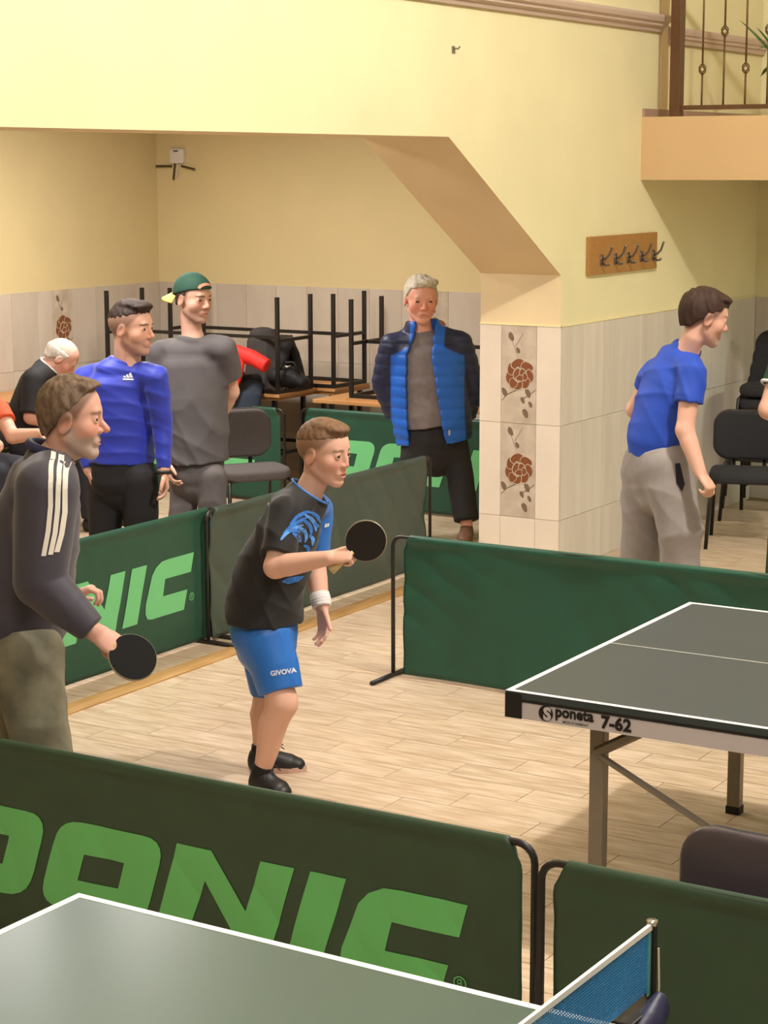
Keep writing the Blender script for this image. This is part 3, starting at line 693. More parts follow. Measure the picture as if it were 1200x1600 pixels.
# chair seen from the back at the lower right
fc = make_chair(FABK, 'dark chair seen from behind over the front right barrier', None, mat('chair_shell_brown', '4a4045', .35)); fc.location = (1.285, -.82, -.03); fc.rotation_euler.z = math.radians(180)
for c in list(fc.children):
    if c.name.startswith(('back_shell', 'back_pad', 'seat_shell', 'seat_pad')): pass
TOPW = mat('table_wood', 'd29a62', .45, var=1, vscale=5, col2='c08a54', stretch=(1, 7, 7))
def table(loc, Lx, Ly, label, rz=0.0, up=True, group=None, z0=0.0, H=.75):
    r = root('folding_table', loc, label, 'table', group, rz)
    hx, hy = Lx/2, Ly/2
    if up:
        MB().box((-hx, -hy, H-.028), (hx, hy, H)).build('tabletop', TOPW, r, bevel=.003)
        for sx in (-1, 1):
            for sy in (-1, 1): MB().box((sx*(hx-.06)-.015, sy*(hy-.06)-.015, 0), (sx*(hx-.06)+.015, sy*(hy-.06)+.015, H-.028)).build('leg', BLK, r)
            MB().box((sx*(hx-.06)-.012, -hy+.06, .30), (sx*(hx-.06)+.012, hy-.06, .325)).build('stretcher', BLK, r)
        MB().box((-hx+.06, -.012, .30), (hx-.06, .012, .325)).build('stretcher', BLK, r)
    else:
        MB().box((-hx, -hy, 0), (hx, hy, .022)).build('tabletop', TOPW, r)
        for sx in (-1, 1):
            for sy in (-1, 1): MB().box((sx*(hx-.03)-.013, sy*(hy-.03)-.013, .022), (sx*(hx-.03)+.013, sy*(hy-.03)+.013, .73)).build('leg', BLK, r)
            MB().box((sx*(hx-.03)-.012, -hy+.03, .40), (sx*(hx-.03)+.012, hy-.03, .425)).build('stretcher', BLK, r)
            MB().box((sx*(hx-.03)-.012, -hy+.03, .022), (sx*(hx-.03)+.012, hy-.03, .05)).build('apron_bar', BLK, r)
        for sy in (-1, 1): MB().box((-hx+.03, sy*(hy-.03)-.012, .022), (hx-.03, sy*(hy-.03)+.012, .05)).build('apron_bar', BLK, r)
        MB().box((-hx+.03, -.012, .40), (hx-.03, .012, .425)).build('stretcher', BLK, r)
    return r
table((-6.12, 6.775, 0), 1.60, .50, 'front wooden topped table heaped with coats and a bag')
table((-5.94, 7.30, 0), 1.58, .52, 'wooden topped table against the end wall behind the coat table')
table((-4.22, 6.81, 0), 1.62, .50, 'wooden topped table directly behind the man in the puffer jacket')
table((-6.92, 5.10, 0), .76, 1.7, 'wooden topped table by the left wall behind the seated man')
table((-6.095, 6.74, .75), 1.64, .50, 'upturned black framed table standing in front of the coats', up=False)
table((-5.92, 7.27, .75), 1.58, .50, 'upturned black framed table behind the coats', up=False)
table((-4.05, 6.81, .75), 1.40, .48, 'upturned black framed table right of the coats, behind the man in the puffer jacket', up=False)
# ================================================================== PEOPLE
SKIN = mat('skin', 'd9a384', .5, attr=True, spec=.35, bump=.05, bscale=500)
def HAIRM(n, c, v=.35): return mat(n, c, .65, var=v, vscale=55, stretch=(1, 1, .5), bump=.6, bscale=160, spec=.3)
EYEW = mat('eye_white', 'ddd2c8', .3); IRIS = mat('iris', '3b2c22', .3)
UPV = np.array([0, 0, 1.0]); FH = nrm([_F[0], _F[1], 0]); RH = nrm([_R[0], _R[1], 0])
def facing(deg):  # 0 = image right, 90 = away from the viewer, -90 = towards the viewer
    a = math.radians(deg); return RH*math.cos(a)+FH*math.sin(a)
def sst(x, a, b):
    t = np.clip((x-a)/(b-a), 0, 1); return t*t*(3-2*t)
class Head:
    def __init__(s, c, f, H, pitch=0, roll=0, wide=1.0, deep=1.0):
        f = nrm(f); side = nrm(np.cross(f, UPV)); u = np.cross(side, f); p = math.radians(pitch)
        f2 = f*math.cos(p)-u*math.sin(p); u2 = u*math.cos(p)+f*math.sin(p)
        rr = math.radians(roll); s.s = side*math.cos(rr)-u2*math.sin(rr); s.u = u2*math.cos(rr)+side*math.sin(rr); s.f = f2
        s.c = np.asarray(c, float); s.H = H; s.w = wide; s.dp = deep; s.ax = np.array([s.s, s.f, s.u])
    def P(s, x, y, z): return s.c+s.H*(x*s.w*s.s+y*s.dp*s.f+z*s.u)
    def loc(s, P): q = (P-s.c)@s.ax.T/s.H; q[:, 0] /= s.w; q[:, 1] /= s.dp; return q
    def E(s, x, y, z, a, b, c): return ell(s.P(x, y, z), np.array([a*s.w, b*s.dp, c])*s.H, s.ax)
    def ops(s, neck, nr=.2, jaw=1.0, nose=1.0, mouth_open=0.0, smile=0.0, brow=1.0, lidh=.02):
        H = s.H; o = []
        o.append(('+', s.E(0, -.045, .13, .335, .43, .37), 0))
        o.append(('+', s.E(0, .075, -.13, .262, .295, .35), .07*H))
        for k in (-1, 1):
            o.append(('+', loft([(s.P(k*.2*jaw, -.02, -.22), .075*H), (s.P(k*.07, .25, -.41), .072*H)]), .09*H))
            o.append(('+', ball(s.P(k*.165, .2, -.11), .115*H), .1*H))
        o.append(('+', ball(s.P(0, .285, -.415), .075*H), .06*H))
        o.append(('+', loft([(s.P(-.13, .275+.05*brow, .09), .05*H), (s.P(.13, .275+.05*brow, .09), .05*H)]), .07*H))
        for k in (-1, 1): o.append(('-', ball(s.P(k*.14, .425, .015), .07*H), .06*H))
        o.append(('+', loft([(s.P(0, .345, .07), .033*H), (s.P(0, .388, -.03), .036*H), (s.P(0, .432*nose, -.12), .046*H)]), .04*H))
        for k in (-1, 1): o.append(('+', ball(s.P(k*.046, .385, -.142), .036*H), .035*H))
        o.append(('+', s.E(0, .325, -.27, .12, .06, .07), .05*H))
        o.append(('+', s.E(0, .360, -.258, .088, .035, .021), .015*H)); o.append(('+', s.E(0, .350, -.300-mouth_open, .075, .04, .025), .015*H))
        o.append(('-', s.E(0, .41, -.279-mouth_open*.5, .08, .06, .007+mouth_open*.5), .008*H))
        for k in (-1, 1):
            o.append(('+', ball(s.P(k*.14, .305, .012), .064*H), .02*H)); o.append(('-', s.E(k*.142, .375, .010, .05, .05, lidh), .006*H))
            ea = np.array([s.s, nrm(s.f*.94+s.u*-.34), nrm(s.u*.94+s.f*.34)])
            o.append(('+', ell(s.P(k*.335, -.045, -.03), np.array([.035, .085, .135])*H, ea), .02*H)); o.append(('-', ell(s.P(k*.375, -.03, -.02), np.array([.022, .045, .085])*H, ea), .015*H))
        o.append(('+', loft([(s.P(0, -.1, -.2), nr*1.02*H), (s.P(0, -.11, -.38), nr*H), (np.asarray(neck, float), nr*1.1*H)]), .06*H))
        return o
    def eyes(s, parent, base, iris=IRIS):
        for k in (-1, 1):
            c = s.P(k*.14, .303, .012); r = .0575*s.H; mb = MB(); vs = []; fs = []; mi = []
            n, m_ = 14, 12; X, Y, Z = s.s, s.u, s.f
            for i in range(m_+1):
                t = math.pi*i/m_
                for j in range(n): vs.append(c+r*(math.sin(t)*math.cos(2*math.pi*j/n)*X+math.sin(t)*math.sin(2*math.pi*j/n)*Y+math.cos(t)*Z)-base)
            for i in range(m_):
                for j in range(n): fs.append((i*n+j, i*n+(j+1) % n, (i+1)*n+(j+1) % n, (i+1)*n+j)); mi.append(1 if i < 3 else 0)
            mb.add(vs, fs); me = mb.mesh('eye', True); me.materials.append(EYEW); me.materials.append(iris); me.polygons.foreach_set('material_index', mi)
            link('eye', me, None, parent, None, True)
    def color(s, skin, hair, brow=.8, beard=0, beardc=None, fade=None, lip=.5, ruddy=.35, fadeamt=.7):
        sk = np.array(lin(skin)); hc = np.array(lin(hair)); bc = np.array(lin(beardc or hair)); lc = np.array(lin('b0605a')); rc = np.array(lin('cf7a62'))
        def fn(P):
            q = s.loc(P); x, y, z = np.abs(q[:, 0]), q[:, 1], q[:, 2]; c = np.tile(sk, (len(P), 1))
            near = (np.abs(z) < .75) & (x < .6) & (np.abs(y) < .8)
            def mixin(m, col): 
                m = (m*near)[:, None]; c[:] = c*(1-m)+col*m
            mixin(ruddy*np.exp(-((x-.18)**2+(z+.12)**2)/.012)*(y > .05), rc); mixin(ruddy*np.exp(-(x**2+(z+.13)**2)/.006)*(y > .3), rc)
            mixin(ruddy*.8*np.exp(-((z+.03)**2)/.02)*(x > .31)*1.0, rc)
            if fade is not None:
                zl = np.interp(y, [-.5, -.3, -.05, .1, .2, .3, .4], fade); mixin(fadeamt*sst(z-zl, -.03, .1), hc)
            mixin(brow*sst(x, .045, .07)*(1-sst(x, .2, .24))*(1-sst(np.abs(z-(.095+.1*(x-.06)*(x < .16))), .012, .026))*(y > .2), hc)
            if beard:
                m = sst(-z, .16, .24)*sst(y, -.08, .06)*(1-sst(-z, .5, .56)); m = np.maximum(m, sst(-z, .04, .12)*sst(y, -.06, 0)*(1-sst(y, .06, .12))*(x > .2))
                m = np.maximum(m, (1-sst(np.abs(z+.2), .02, .05))*(y > .3)*(x < .14)); m *= 1-(1-sst(x, .07, .1))*(1-sst(np.abs(z+.285), .03, .045))*(y > .3)
                mixin(beard*m, bc)
            mixin(lip*(1-sst(x, .07, .1))*(1-sst(np.abs(z+.28), .03, .05))*(y > .3), lc)
            return c
        return fn
    def hair(s, zs, t=.03, tt=None, front=None, extra=(), name='hair', ys=(-.6, -.45, -.3, -.05, .1, .2, .3, .42, .6)):
        H = s.H; o = [('+', s.E(0, -.05, .135, .335+t*.8, .43+t, .37+(tt or t)), 0), ('+', s.E(0, -.22, -.08, .25+t*.5, .2+t, .28), .06*H)]
        o += list(extra); ax = s.ax; c = s.c
        def fn(X, Y, Z):
            x, y, z = X-c[0], Y-c[1], Z-c[2]
            yy = (x*ax[1][0]+y*ax[1][1]+z*ax[1][2])/H/s.dp; zz = (x*ax[2][0]+y*ax[2][1]+z*ax[2][2])/H
            return (np.interp(yy, ys, zs)-zz)*.75*H
        o.append(('&', (fn, None, None), .02*H)); return o
    def disp_hair(s, amp=.004, f=260.0):
        def fn(P):
            q = s.loc(P)*s.H; a = q@np.array([.9, .25, .3]); b = q@np.array([-.2, .8, .5])
            return amp*(np.sin(f*a+3*np.sin(40*b))*.6+np.sin(f*.57*b+2*np.sin(60*a))*.5)
        return fn
    def box(s, m=.62): return s.c-m*s.H*np.array([1, 1, 1.05]), s.c+m*s.H*np.array([1, 1, 1.0])
def wrinkle(amp, dirs, seed=0):
    rs = np.random.RandomState(seed); D_ = [(nrm(d), f, rs.rand()*6) for d, f in dirs]; w2 = [nrm(rs.randn(3)) for _ in dirs]
    def fn(P):
        r = 0
        for (d, f, p), w_ in zip(D_, w2):
            ph = f*(P@d)+p+2.4*np.sin(9*(P@w_)+p); m = np.clip(.45+.75*np.sin(7*(P@w_)+2*p)*np.sin(5*(P@nrm(np.cross(w_, d)))+p), 0, 1)
            r = r-((1-np.abs(np.sin(ph*.5)))**1.6-.35)*m*1.5
        return amp*r/len(dirs)**.5
    return fn
def hand(w, fd, pn, th, L, curls, thumb=None, spread=.0, kk=.012):
    fd = nrm(fd); pn = nrm(pn-fd*(pn@fd)); th = nrm(th-fd*(th@fd)-pn*(th@pn)); o = []
    o.append(('+', loft([(w-fd*.05*L, .15*L, .13*L), (w+fd*.12*L, .19*L, .11*L), (w+fd*.33*L, .235*L, .095*L), (w+fd*.5*L, .225*L, .075*L)], S=th), .05*L))
    offs = [.165, .055, -.055, -.16]; ln = [.42, .47, .43, .34]
    for i in range(4):
        p = w+fd*(.5-.02*abs(i-1.3))*L+th*offs[i]*L; ang = 0; st_ = [(p-fd*.08*L, .05*L)]; r = .052*L
        cu = curls[i] if hasattr(curls[0], '__len__') else curls
        st_.append((p, r))
        for j, fr in enumerate((.45, .30, .25)):
            ang += math.radians(cu[j]); d = fd*math.cos(ang)+pn*math.sin(ang)+th*spread*(1.5-i)*.2; p = p+nrm(d)*ln[i]*fr*L; r *= .92; st_.append((p, r))
        o.append(('+', loft(st_), .018*L*1.5))
    d0, d1, d2 = thumb or ((.55, .75, .35), (.85, .35, .4), (.95, .1, .35))
    p = w+fd*.12*L+th*.13*L+pn*.02*L; st_ = [(p, .075*L)]
    for (a, b, c), l_, r in ((d0, .22, .068*L), (d1, .17, .057*L), (d2, .14, .046*L)):
        p = p+nrm(fd*a+th*b+pn*c)*l_*L; st_.append((p, r))
    o.append(('+', loft(st_), .04*L)); return o
def shoe(heel, toe, m, parent, base, Wd=.045, hgt=.075, h=.006, name='shoe', solem=None):
    d = toe-heel; d[2] = 0; L = np.linalg.norm(d); d = d/L; S = np.array([-d[1], d[0], 0]); z = np.array([0, 0, 1.0]); g = heel*np.array([1, 1, 0])
    ops = [('+', loft([(g+d*.035+z*.04, Wd*.82, .05), (g+d*L*.35+z*.042, Wd*.85, .05), (g+d*L*.68+z*.03, Wd*1.08, .04), (g+d*(L-.04)+z*.022, Wd*.85, .03)], S=S), 0),
           ('+', loft([(g+d*.065+z*.04, .04, .045), (g+d*.055+z*(hgt+.02), .036, .042)], S=S, f1=True), .025), ('&', half((0, 0, .004 if solem else .001), (0, 0, -1)), 0)]
    o = sculpt(name, ops, h, m, parent, base)
    if solem:
        P2 = [(math.cos(t), math.sin(t)) for t in np.linspace(0, 2*math.pi, 25)[:-1]]; mb = MB(); c = g+d*L*.5
        pts = [c+d*(L*.5-.004)*np.sign(a)*abs(a)**.75+S*(Wd*(1.05 if a > 0 else .92)+.002)*b for a, b in P2]
        n = len(pts); mb.add([tuple(p+z*.0005-base) for p in pts]+[tuple(p+z*.022-base) for p in pts], [tuple(range(n)), tuple(range(n, 2*n))]+[(i, (i+1) % n, n+(i+1) % n, n+i) for i in range(n)]); mb.build('sole', solem, o)
    return o
def lerp(a, b, t): return np.asarray(a)*(1-t)+np.asarray(b)*t
def person(base, label, group=None):
    return root('person', base, label, 'person', group)
def gz(u, d, z):  # a point at image column u and depth d, at height z
    a, b = 300.0, 1700.0
    for _ in range(40):
        m = (a+b)/2
        if px(u, m, d)[2] > z: a = m
        else: b = m
    return px(u, a, d)

# ------------------------------------------------------------------ the boy
def the_boy():
    _off = -.22
    def px(u, v, d, g=globals()['px']): return g(u, v, d+_off)
    B = pz(428, 1225); base = np.array([B[0], B[1], 0.0]); r = person(base, 'boy in black and blue sports shirt and blue shorts, ready with a bat')
    f = facing(-22); S = nrm(np.cross(f, UPV)); D = 7.93
    hd = Head(px(507, 707, 7.93), facing(-30), .252, pitch=6, wide=1.03)
    nk = px(478, 780, 7.94)
    rs, re, rw = px(447, 800, 7.80), px(430, 886, 7.70), px(513, 872, 7.60)
    ls, le, lw = px(498, 795, 8.10), px(492, 890, 8.10), px(503, 948, 8.02)
    rh, lh = px(412, 985, 7.86), px(425, 985, 8.03)
    nf_h, nf_t = pz(392, 1237), pz(456, 1250); ff_h, ff_t = pz(388, 1205), pz(481, 1203)
    ra = nf_h+(nf_t-nf_h)*.27+np.array([0, 0, .085]); la = ff_h+(ff_t-ff_h)*.22+np.array([0, 0, .085])
    rk, lk = px(441, 1098, 7.78), px(420, 1092, 8.12)
    ops = hd.ops(nk, nr=.205, jaw=.92, nose=.93, mouth_open=.02, brow=.3, lidh=.027)
    ops += [('+', loft([(px(416, 975, D), .12, .09), (px(420, 920, D), .12, .10), (px(450, 830, D), .125, .08), (px(466, 800, D), .10, .07), (nk, .05)], S=S), .03)]
    for a, b, c, hw in ((rs, re, rw, 1), (ls, le, lw, 1)):
        ops.append(('+', loft([(a, .046), (lerp(a, b, .5), .044), (b, .041)]), .02))
        ops.append(('+', loft([(b, .041), (lerp(b, c, .25), .044), (lerp(b, c, .6), .037), (c, .028, .028)]), .02))
    # racket hand: fist round the handle, forefinger along the blade
    bdir = nrm(px(588, 832, 7.56)-px(522, 886, 7.60)); tw = -_F
    fdr = nrm(px(560, 862, 7.58)-rw); 
    ops += hand(rw, fdr, nrm(_F*.75-_U*.65), nrm(_U*.8+_F*.25+fdr*.0), .165, [(12, 18, 14), (62, 75, 55), (68, 78, 55), (72, 80, 55)], thumb=((.65, .45, .6), (.9, .0, .5), (.9, -.2, .35)))
    fdl = nrm(px(509, 1010, 7.99)-lw)
    ops += hand(lw, fdl, nrm(-RH*.75-FH*.5+UPV*.1), nrm(RH*.9-FH*.25), .17, [(22, 22, 15), (16, 22, 15), (14, 22, 18), (14, 25, 18)], thumb=((.7, .75, .25), (.75, .55, .15), (.85, .4, .1)), spread=.5)
    for a, b, c in ((rh, rk, ra), (lh, lk, la)):
        ops.append(('+', loft([(a, .075), (lerp(a, b, .5), .07), (b, .056)]), .02))
        back = -nrm(np.cross(nrm(c-b), S))*0
        cf = lerp(b, c, .3)-f*.012
        ops.append(('+', loft([(b, .056), (cf, .057), (lerp(b, c, .62)-f*.004, .046), (lerp(b, c, .9), .036), (c, .034)]), .03))
    hc = '765840'
    body = sculpt('body', ops, .0048, SKIN, r, base, col=hd.color('e3b39c', hc, brow=.6, fade=(-.26, -.22, -.02, .06, .17, .27, .34), fadeamt=.82, lip=.6, ruddy=.4), fine=[(*hd.box(), .0028), (rw-.13, rw+.13, .003), (lw+fdl*.06-.11, lw+fdl*.06+.11, .003)])
    hd.eyes(r, base)
    ex = [('+', hd.E(0, .20, .40, .22, .18, .085), .015), ('+', hd.E(0, .02, .43, .24, .26, .085), .015)]
    sculpt('hair', hd.hair((.16, .16, .17, .22, .25, .27, .28, .30, .31), t=.004, tt=.03, extra=ex), .0032, HAIRM('hair_boy', hc, .3), r, base, disp=hd.disp_hair(.0009, 420))
    # shirt: black, with a blue left side
    sops = [('+', loft([(px(413, 970, D), .168, .154), (px(413, 930, D), .158, .149), (px(430, 880, D), .152, .138), (px(449, 835, D), .150, .122), (px(463, 800, D), .135, .105), (px(474, 784, D), .100, .092), (px(484, 769, D), .078, .080)], S=S, f0=True, f1=True), 0)]
    sl_r = lerp(rs, re, .78); sl_l = lerp(ls, le, .72)
    sops.append(('+', loft([(lerp(rs, nk, .25), .062), (rs, .066), (lerp(rs, re, .4), .068), (sl_r, .070)], f1=True), .05))
    sops.append(('+', loft([(lerp(ls, nk, .25), .058), (ls, .058), (lerp(ls, le, .4), .057), (sl_l, .058)], f1=True), .05))
    bc, kc = np.array(lin('2a6fc4')), np.array(lin('191719'))
    shl = px(505, 800, 8.06)
    def shcol(P):
        m = sst((P-px(487, 800, 8.02))@(-S), .0, .006)*sst((P-px(487, 800, 8.02))@f, .0, .02); m = np.maximum(m, sst((P-lerp(ls, nk, .3))@(-S), 0, .01))
        return kc*(1-m[:, None])+bc*m[:, None]
    sh_ = sculpt('shirt', sops, .0048, mat('sports_shirt', '191719', .75, attr=True, sheen=.1), r, base, disp=wrinkle(.0075, [((.3, .5, 1), 52), ((1, .2, .7), 66), ((.2, -1, .8), 58)], 2), col=shcol)
    tr = bvh(sh_)
    BLU = mat('shirt_print_blue', '3477cf', .7, var=.35, vscale=60)
    BL2 = mat('shirt_print_light', '5b9be6', .7, var=.3, vscale=60)
    # shoulder print: curling blue flames
    curls = [[(-31, 24), (-22, 12), (-8, 4), (4, 0)], [(-27, 14), (-14, 1), (0, -7), (11, -13)], [(-17, 0), (-6, -13), (8, -20), (16, -18)], [(4, -16), (14, -10), (20, 0), (21, 12)], [(13, -20), (23, -13), (28, -2)], [(0, -8), (9, -3), (14, 7), (13, 20)],
             [(-7, 3), (3, 8), (7, 18), (4, 29)], [(-13, 12), (-5, 18), (-2, 29)], [(17, -4), (25, 5), (25, 18)], [(11, 16), (17, 23), (15, 34)], [(-20, 10), (-10, 8), (0, 12)], [(2, 32), (9, 36), (9, 44)]]
    org = px(470, 820, 7.7); mpx = 7.7/FPX
    for cv in curls:
        q = np.array(cv, float); tt = np.linspace(0, len(q)-1, 14); X = np.interp(tt, range(len(q)), q[:, 0]); Y = np.interp(tt, range(len(q)), q[:, 1]); pts = []; fs = []
        X = np.convolve(np.pad(X, 1, 'edge'), [.25, .5, .25], 'valid'); Y = np.convolve(np.pad(Y, 1, 'edge'), [.25, .5, .25], 'valid')
        for i in range(14):
            dx = X[min(i+1, 13)]-X[max(i-1, 0)]; dy = Y[min(i+1, 13)]-Y[max(i-1, 0)]; l_ = math.hypot(dx, dy)+1e-6; wd = 2.9*math.sin(math.pi*(.08+.9*i/13))**.7
            pts += [((X[i]-dy/l_*wd)*mpx, -(Y[i]+dx/l_*wd)*mpx), ((X[i]+dy/l_*wd)*mpx, -(Y[i]-dx/l_*wd)*mpx)]
            if i: fs.append((2*i-2, 2*i-1, 2*i+1, 2*i))
        decal('flame_print', tr, pts, fs, org, _R, _U, _F, BLU if curls.index(cv) % 3 else BL2, sh_, base)
    pts, fs = grid_shape([[(-12*mpx, -4*mpx), (-2*mpx, -8*mpx), (14*mpx, -4*mpx), (22*mpx, 4*mpx), (10*mpx, 4*mpx), (-4*mpx, 2*mpx)]], .02)
    decal('flame_print', tr, pts, fs, px(452, 905, 7.8), _R, _U, _F, BLU, sh_, base)
    WP = mat('shirt_print_white', 'd9dce0', .7)
    decal('chest_logo', tr, [(-4*mpx, -3*mpx), (3*mpx, -1*mpx), (4*mpx, 4*mpx), (-3*mpx, 3*mpx)], [(0, 1, 2, 3)], px(509, 822, 7.9), _R, _U, _F, WP, sh_, base)
    decal('shoulder_logo', tr, [(-3*mpx, -4*mpx), (1*mpx, -2*mpx), (4*mpx, 4*mpx), (1*mpx, 5*mpx)], [(0, 1, 2, 3)], px(418, 790, 7.9), _R, _U, _F, WP, sh_, base)
    nd = nrm(px(484, 769, D)-px(474, 784, D)); s_ = nrm(S-nd*(S@nd)); g = np.cross(nd, s_); c0 = px(484, 769, D)
    MB().tube([c0+nd*.004+.080*math.cos(t)*s_+.082*math.sin(t)*g-base for t in np.linspace(0, 2*math.pi, 33)[:-1]], .0055, 8, closed=True).build('collar_piping', mat('piping_blue', '3b7ccb', .6), sh_, smooth=True)
    # shorts
    so = [('+', loft([(px(415, 955, D), .132, .118), (px(413, 985, D), .146, .132), (px(414, 1010, D), .12, .115)], S=S, f0=True), 0)]
    so.append(('+', loft([(px(413, 1000, 7.86), .092, .114), (px(428, 1040, 7.83), .088, .10), (px(438, 1080, 7.80), .080, .089)], S=S, f1=True), .03))
    so.append(('+', loft([(px(420, 1000, 8.01), .092, .11), (px(418, 1040, 8.05), .085, .095), (px(421, 1078, 8.08), .076, .082)], S=S, f1=True), .03))
    sho = sculpt('shorts', so, .005, mat('shorts_blue', '2a70c8', .42, var=.05, vscale=15), r, base, disp=wrinkle(.006, [((.6, .5, .5), 48), ((1, .2, .2), 60)], 5)); tr = bvh(sho)
    tm = text_mesh('GIVOVA', .036, .0012, align='CENTER'); cs = math.cos(.13); sn = math.sin(.13)
    pts = [((v.co.x*cs-v.co.y*sn)*.74, (v.co.y*cs+v.co.x*sn)*.72) for v in tm.vertices]; fs = [tuple(p.vertices) for p in tm.polygons]
    decal('brand_print', tr, pts, fs, px(443, 1053, 7.75), _R, _U, _F, mat('shorts_print_white', 'e3e8f0', .6), sho, base, .002)
    # wristband, socks, shoes
    ax_ = nrm(lw-le); mb = sculpt('wristband', [('+', loft([(lw-ax_*.055, .039), (lw-ax_*.03, .041), (lw+ax_*.004, .038)], f0=True, f1=True), 0)], .004, mat('towel_white', 'eae6e6', .9, bump=.4, bscale=250), r, base, disp=lambda P: .0012*np.sin(500*(P@ax_)))
    SOCK = mat('sock_black', '1b1a1c', .9); SHB = mat('shoe_black', '1f1d1e', .5, var=.1); LACE = mat('lace', '3a3833', .8); SOLE = mat('sole_pale', 'c9a794', .7)
    for a, hh, tt_ in ((ra, nf_h, nf_t), (la, ff_h, ff_t)):
        top = lerp(a, rk if a is ra else lk, .115); sculpt('sock', [('+', loft([(a-np.array([0, 0, .04]), .04), (a, .041), (top, .042)], f1=True), 0)], .005, SOCK, r, base)
        s2 = shoe(hh, tt_, SHB, r, base, Wd=.046, hgt=.07, h=.0045, solem=SOLE); d = nrm((tt_-hh)*np.array([1, 1, 0])); sd = np.array([-d[1], d[0], 0]); L_ = np.linalg.norm((tt_-hh)[:2])
        mb = MB()
        for k in range(4):
            c = hh*np.array([1, 1, 0])+d*(L_*(.40+.085*k))+np.array([0, 0, .092-.008*k]); mb.tube([c-sd*.03-np.array([0, 0, .012])-base, c-base, c+sd*.03-np.array([0, 0, .012])-base], .003, 5)
        c = hh*np.array([1, 1, 0])+d*L_*.40+np.array([0, 0, .098]); mb.tube([c-base, c+sd*.02+d*.025+np.array([0, 0, .02])-base, c+sd*.03+d*.045-base], .0025, 5); mb.tube([c-base, c-sd*.02+d*.03+np.array([0, 0, .015])-base, c-sd*.03+d*.05-base], .0025, 5)
        mb.build('laces', LACE, s2, smooth=True)
    # racket
    racket(px(572, 845, 7.575), nrm(px(600, 820, 7.56)-px(520, 888, 7.60)), nrm(-_F*.93+_R*.25+_U*.2), 'black faced bat with pale handle held up by the boy', .078, px(524, 886, 7.60))
def racket(c, d, n, label, R_, hend=None, rub='2c2826'):
    # c = blade centre, d = direction from handle to blade, n = blade normal
    d = nrm(d); n = nrm(n-d*(n@d)); s = np.cross(d, n); r = root('table_tennis_bat', c, label, 'bat'); base = np.zeros(3)
    def disc(rad, t0, t1, m, nm, sx=1.0):
        N_ = 40; mb = MB(); pts = []
        for k in range(N_):
            t = 2*math.pi*k/N_; a, b = rad*math.cos(t), rad*.97*math.sin(t); pts.append(s*b+d*max(a, -rad*.93)*1.02)
        mb.add([p+n*t0 for p in pts]+[p+n*t1 for p in pts], [tuple(range(N_)), tuple(range(N_, 2*N_))]+[(i, (i+1) % N_, N_+(i+1) % N_, N_+i) for i in range(N_)]); return mb.build(nm, m, r)
    disc(R_, -.003, .003, mat('bat_wood', 'd9bf8c', .5), 'blade'); disc(R_-.0015, .003, .007, mat('rubber_'+rub, rub, .75, spec=.25), 'rubber'); disc(R_-.0015, -.007, -.003, mat('rubber_red_black', '241f1f', .5), 'rubber')
    mb = MB(); N_ = 48; mb.tube([(R_+.0006)*(math.cos(2*math.pi*k/N_)*d*1.0+math.sin(2*math.pi*k/N_)*s*.97) for k in range(N_)], .0022, 5, closed=True); mb.build('edge_tape', mat('bat_edge', '8d8780', .35), r)
    S2 = s; hl = .10; st_ = [(-d*(R_-.014), .011), (-d*(R_+.02), .0125), (-d*(R_+.06), .0125), (-d*(R_+hl), .0165)]
    mb = MB(); vs = []; N_ = 12
    for p, w_ in st_:
        for k in range(N_): t = 2*math.pi*k/N_; vs.append(p+s*w_*1.05*math.cos(t)+n*w_*.85*math.sin(t))
    fs = [(i*N_+k, i*N_+(k+1) % N_, (i+1)*N_+(k+1) % N_, (i+1)*N_+k) for i in range(3) for k in range(N_)]+[tuple(range(N_)), tuple(3*N_+k for k in range(N_))]
    mb.add(vs, fs); mb.build('handle', mat('handle_wood', 'd8c08a', .55, var=.08, vscale=40), r, smooth=True)
    return r
# ------------------------------------------------------------------ shared pieces for the grown-ups
def arm_ops(s, e, w, R1=.052, R2=.044, R3=.031):
    return [('+', loft([(s, R1), (lerp(s, e, .45), R1*.98), (e, R2)]), .02), ('+', loft([(e, R2), (lerp(e, w, .28), R2*1.04), (lerp(e, w, .65), R2*.86), (w, R3)]), .02)]
def leg_ops(h_, k, a, R1=.066, R2=.055, R3=.04):
    return [('+', loft([(h_, R1), (lerp(h_, k, .5), R1*.93), (k, R2)]), .03), ('+', loft([(k, R2), (lerp(k, a, .3), R2*1.03), (a, R3)]), .03)]
def sleeve(s, e, w, r1, r2, r3, inn, end=1.0, t0=.35):
    st = [(lerp(s, inn, t0), r1*.95), (s, r1), (lerp(s, e, .5), (r1+r2)/2), (e, r2)]
    if w is not None: st += [(lerp(e, w, .5), (r2+r3)/2), (lerp(e, w, end), r3)]
    return ('+', loft(st, f1=True), .045)
FABW = [((.3, .5, 1), 34), ((1, .2, .6), 48), ((.2, -1, .8), 41)]
TRW = [((.2, .4, 1), 26), ((1, .1, .8), 36), ((-.4, .8, 1), 31)]
def simple_shoes(r, base, ankles, f, m, L=.27):
    for a in ankles:
        h_ = np.array([a[0], a[1], 0])-f*.065; shoe(h_, h_+f*L, m, r, base, Wd=.05, hgt=.08, h=.009)
SHD = mat('shoe_dark', '2a2523', .6)

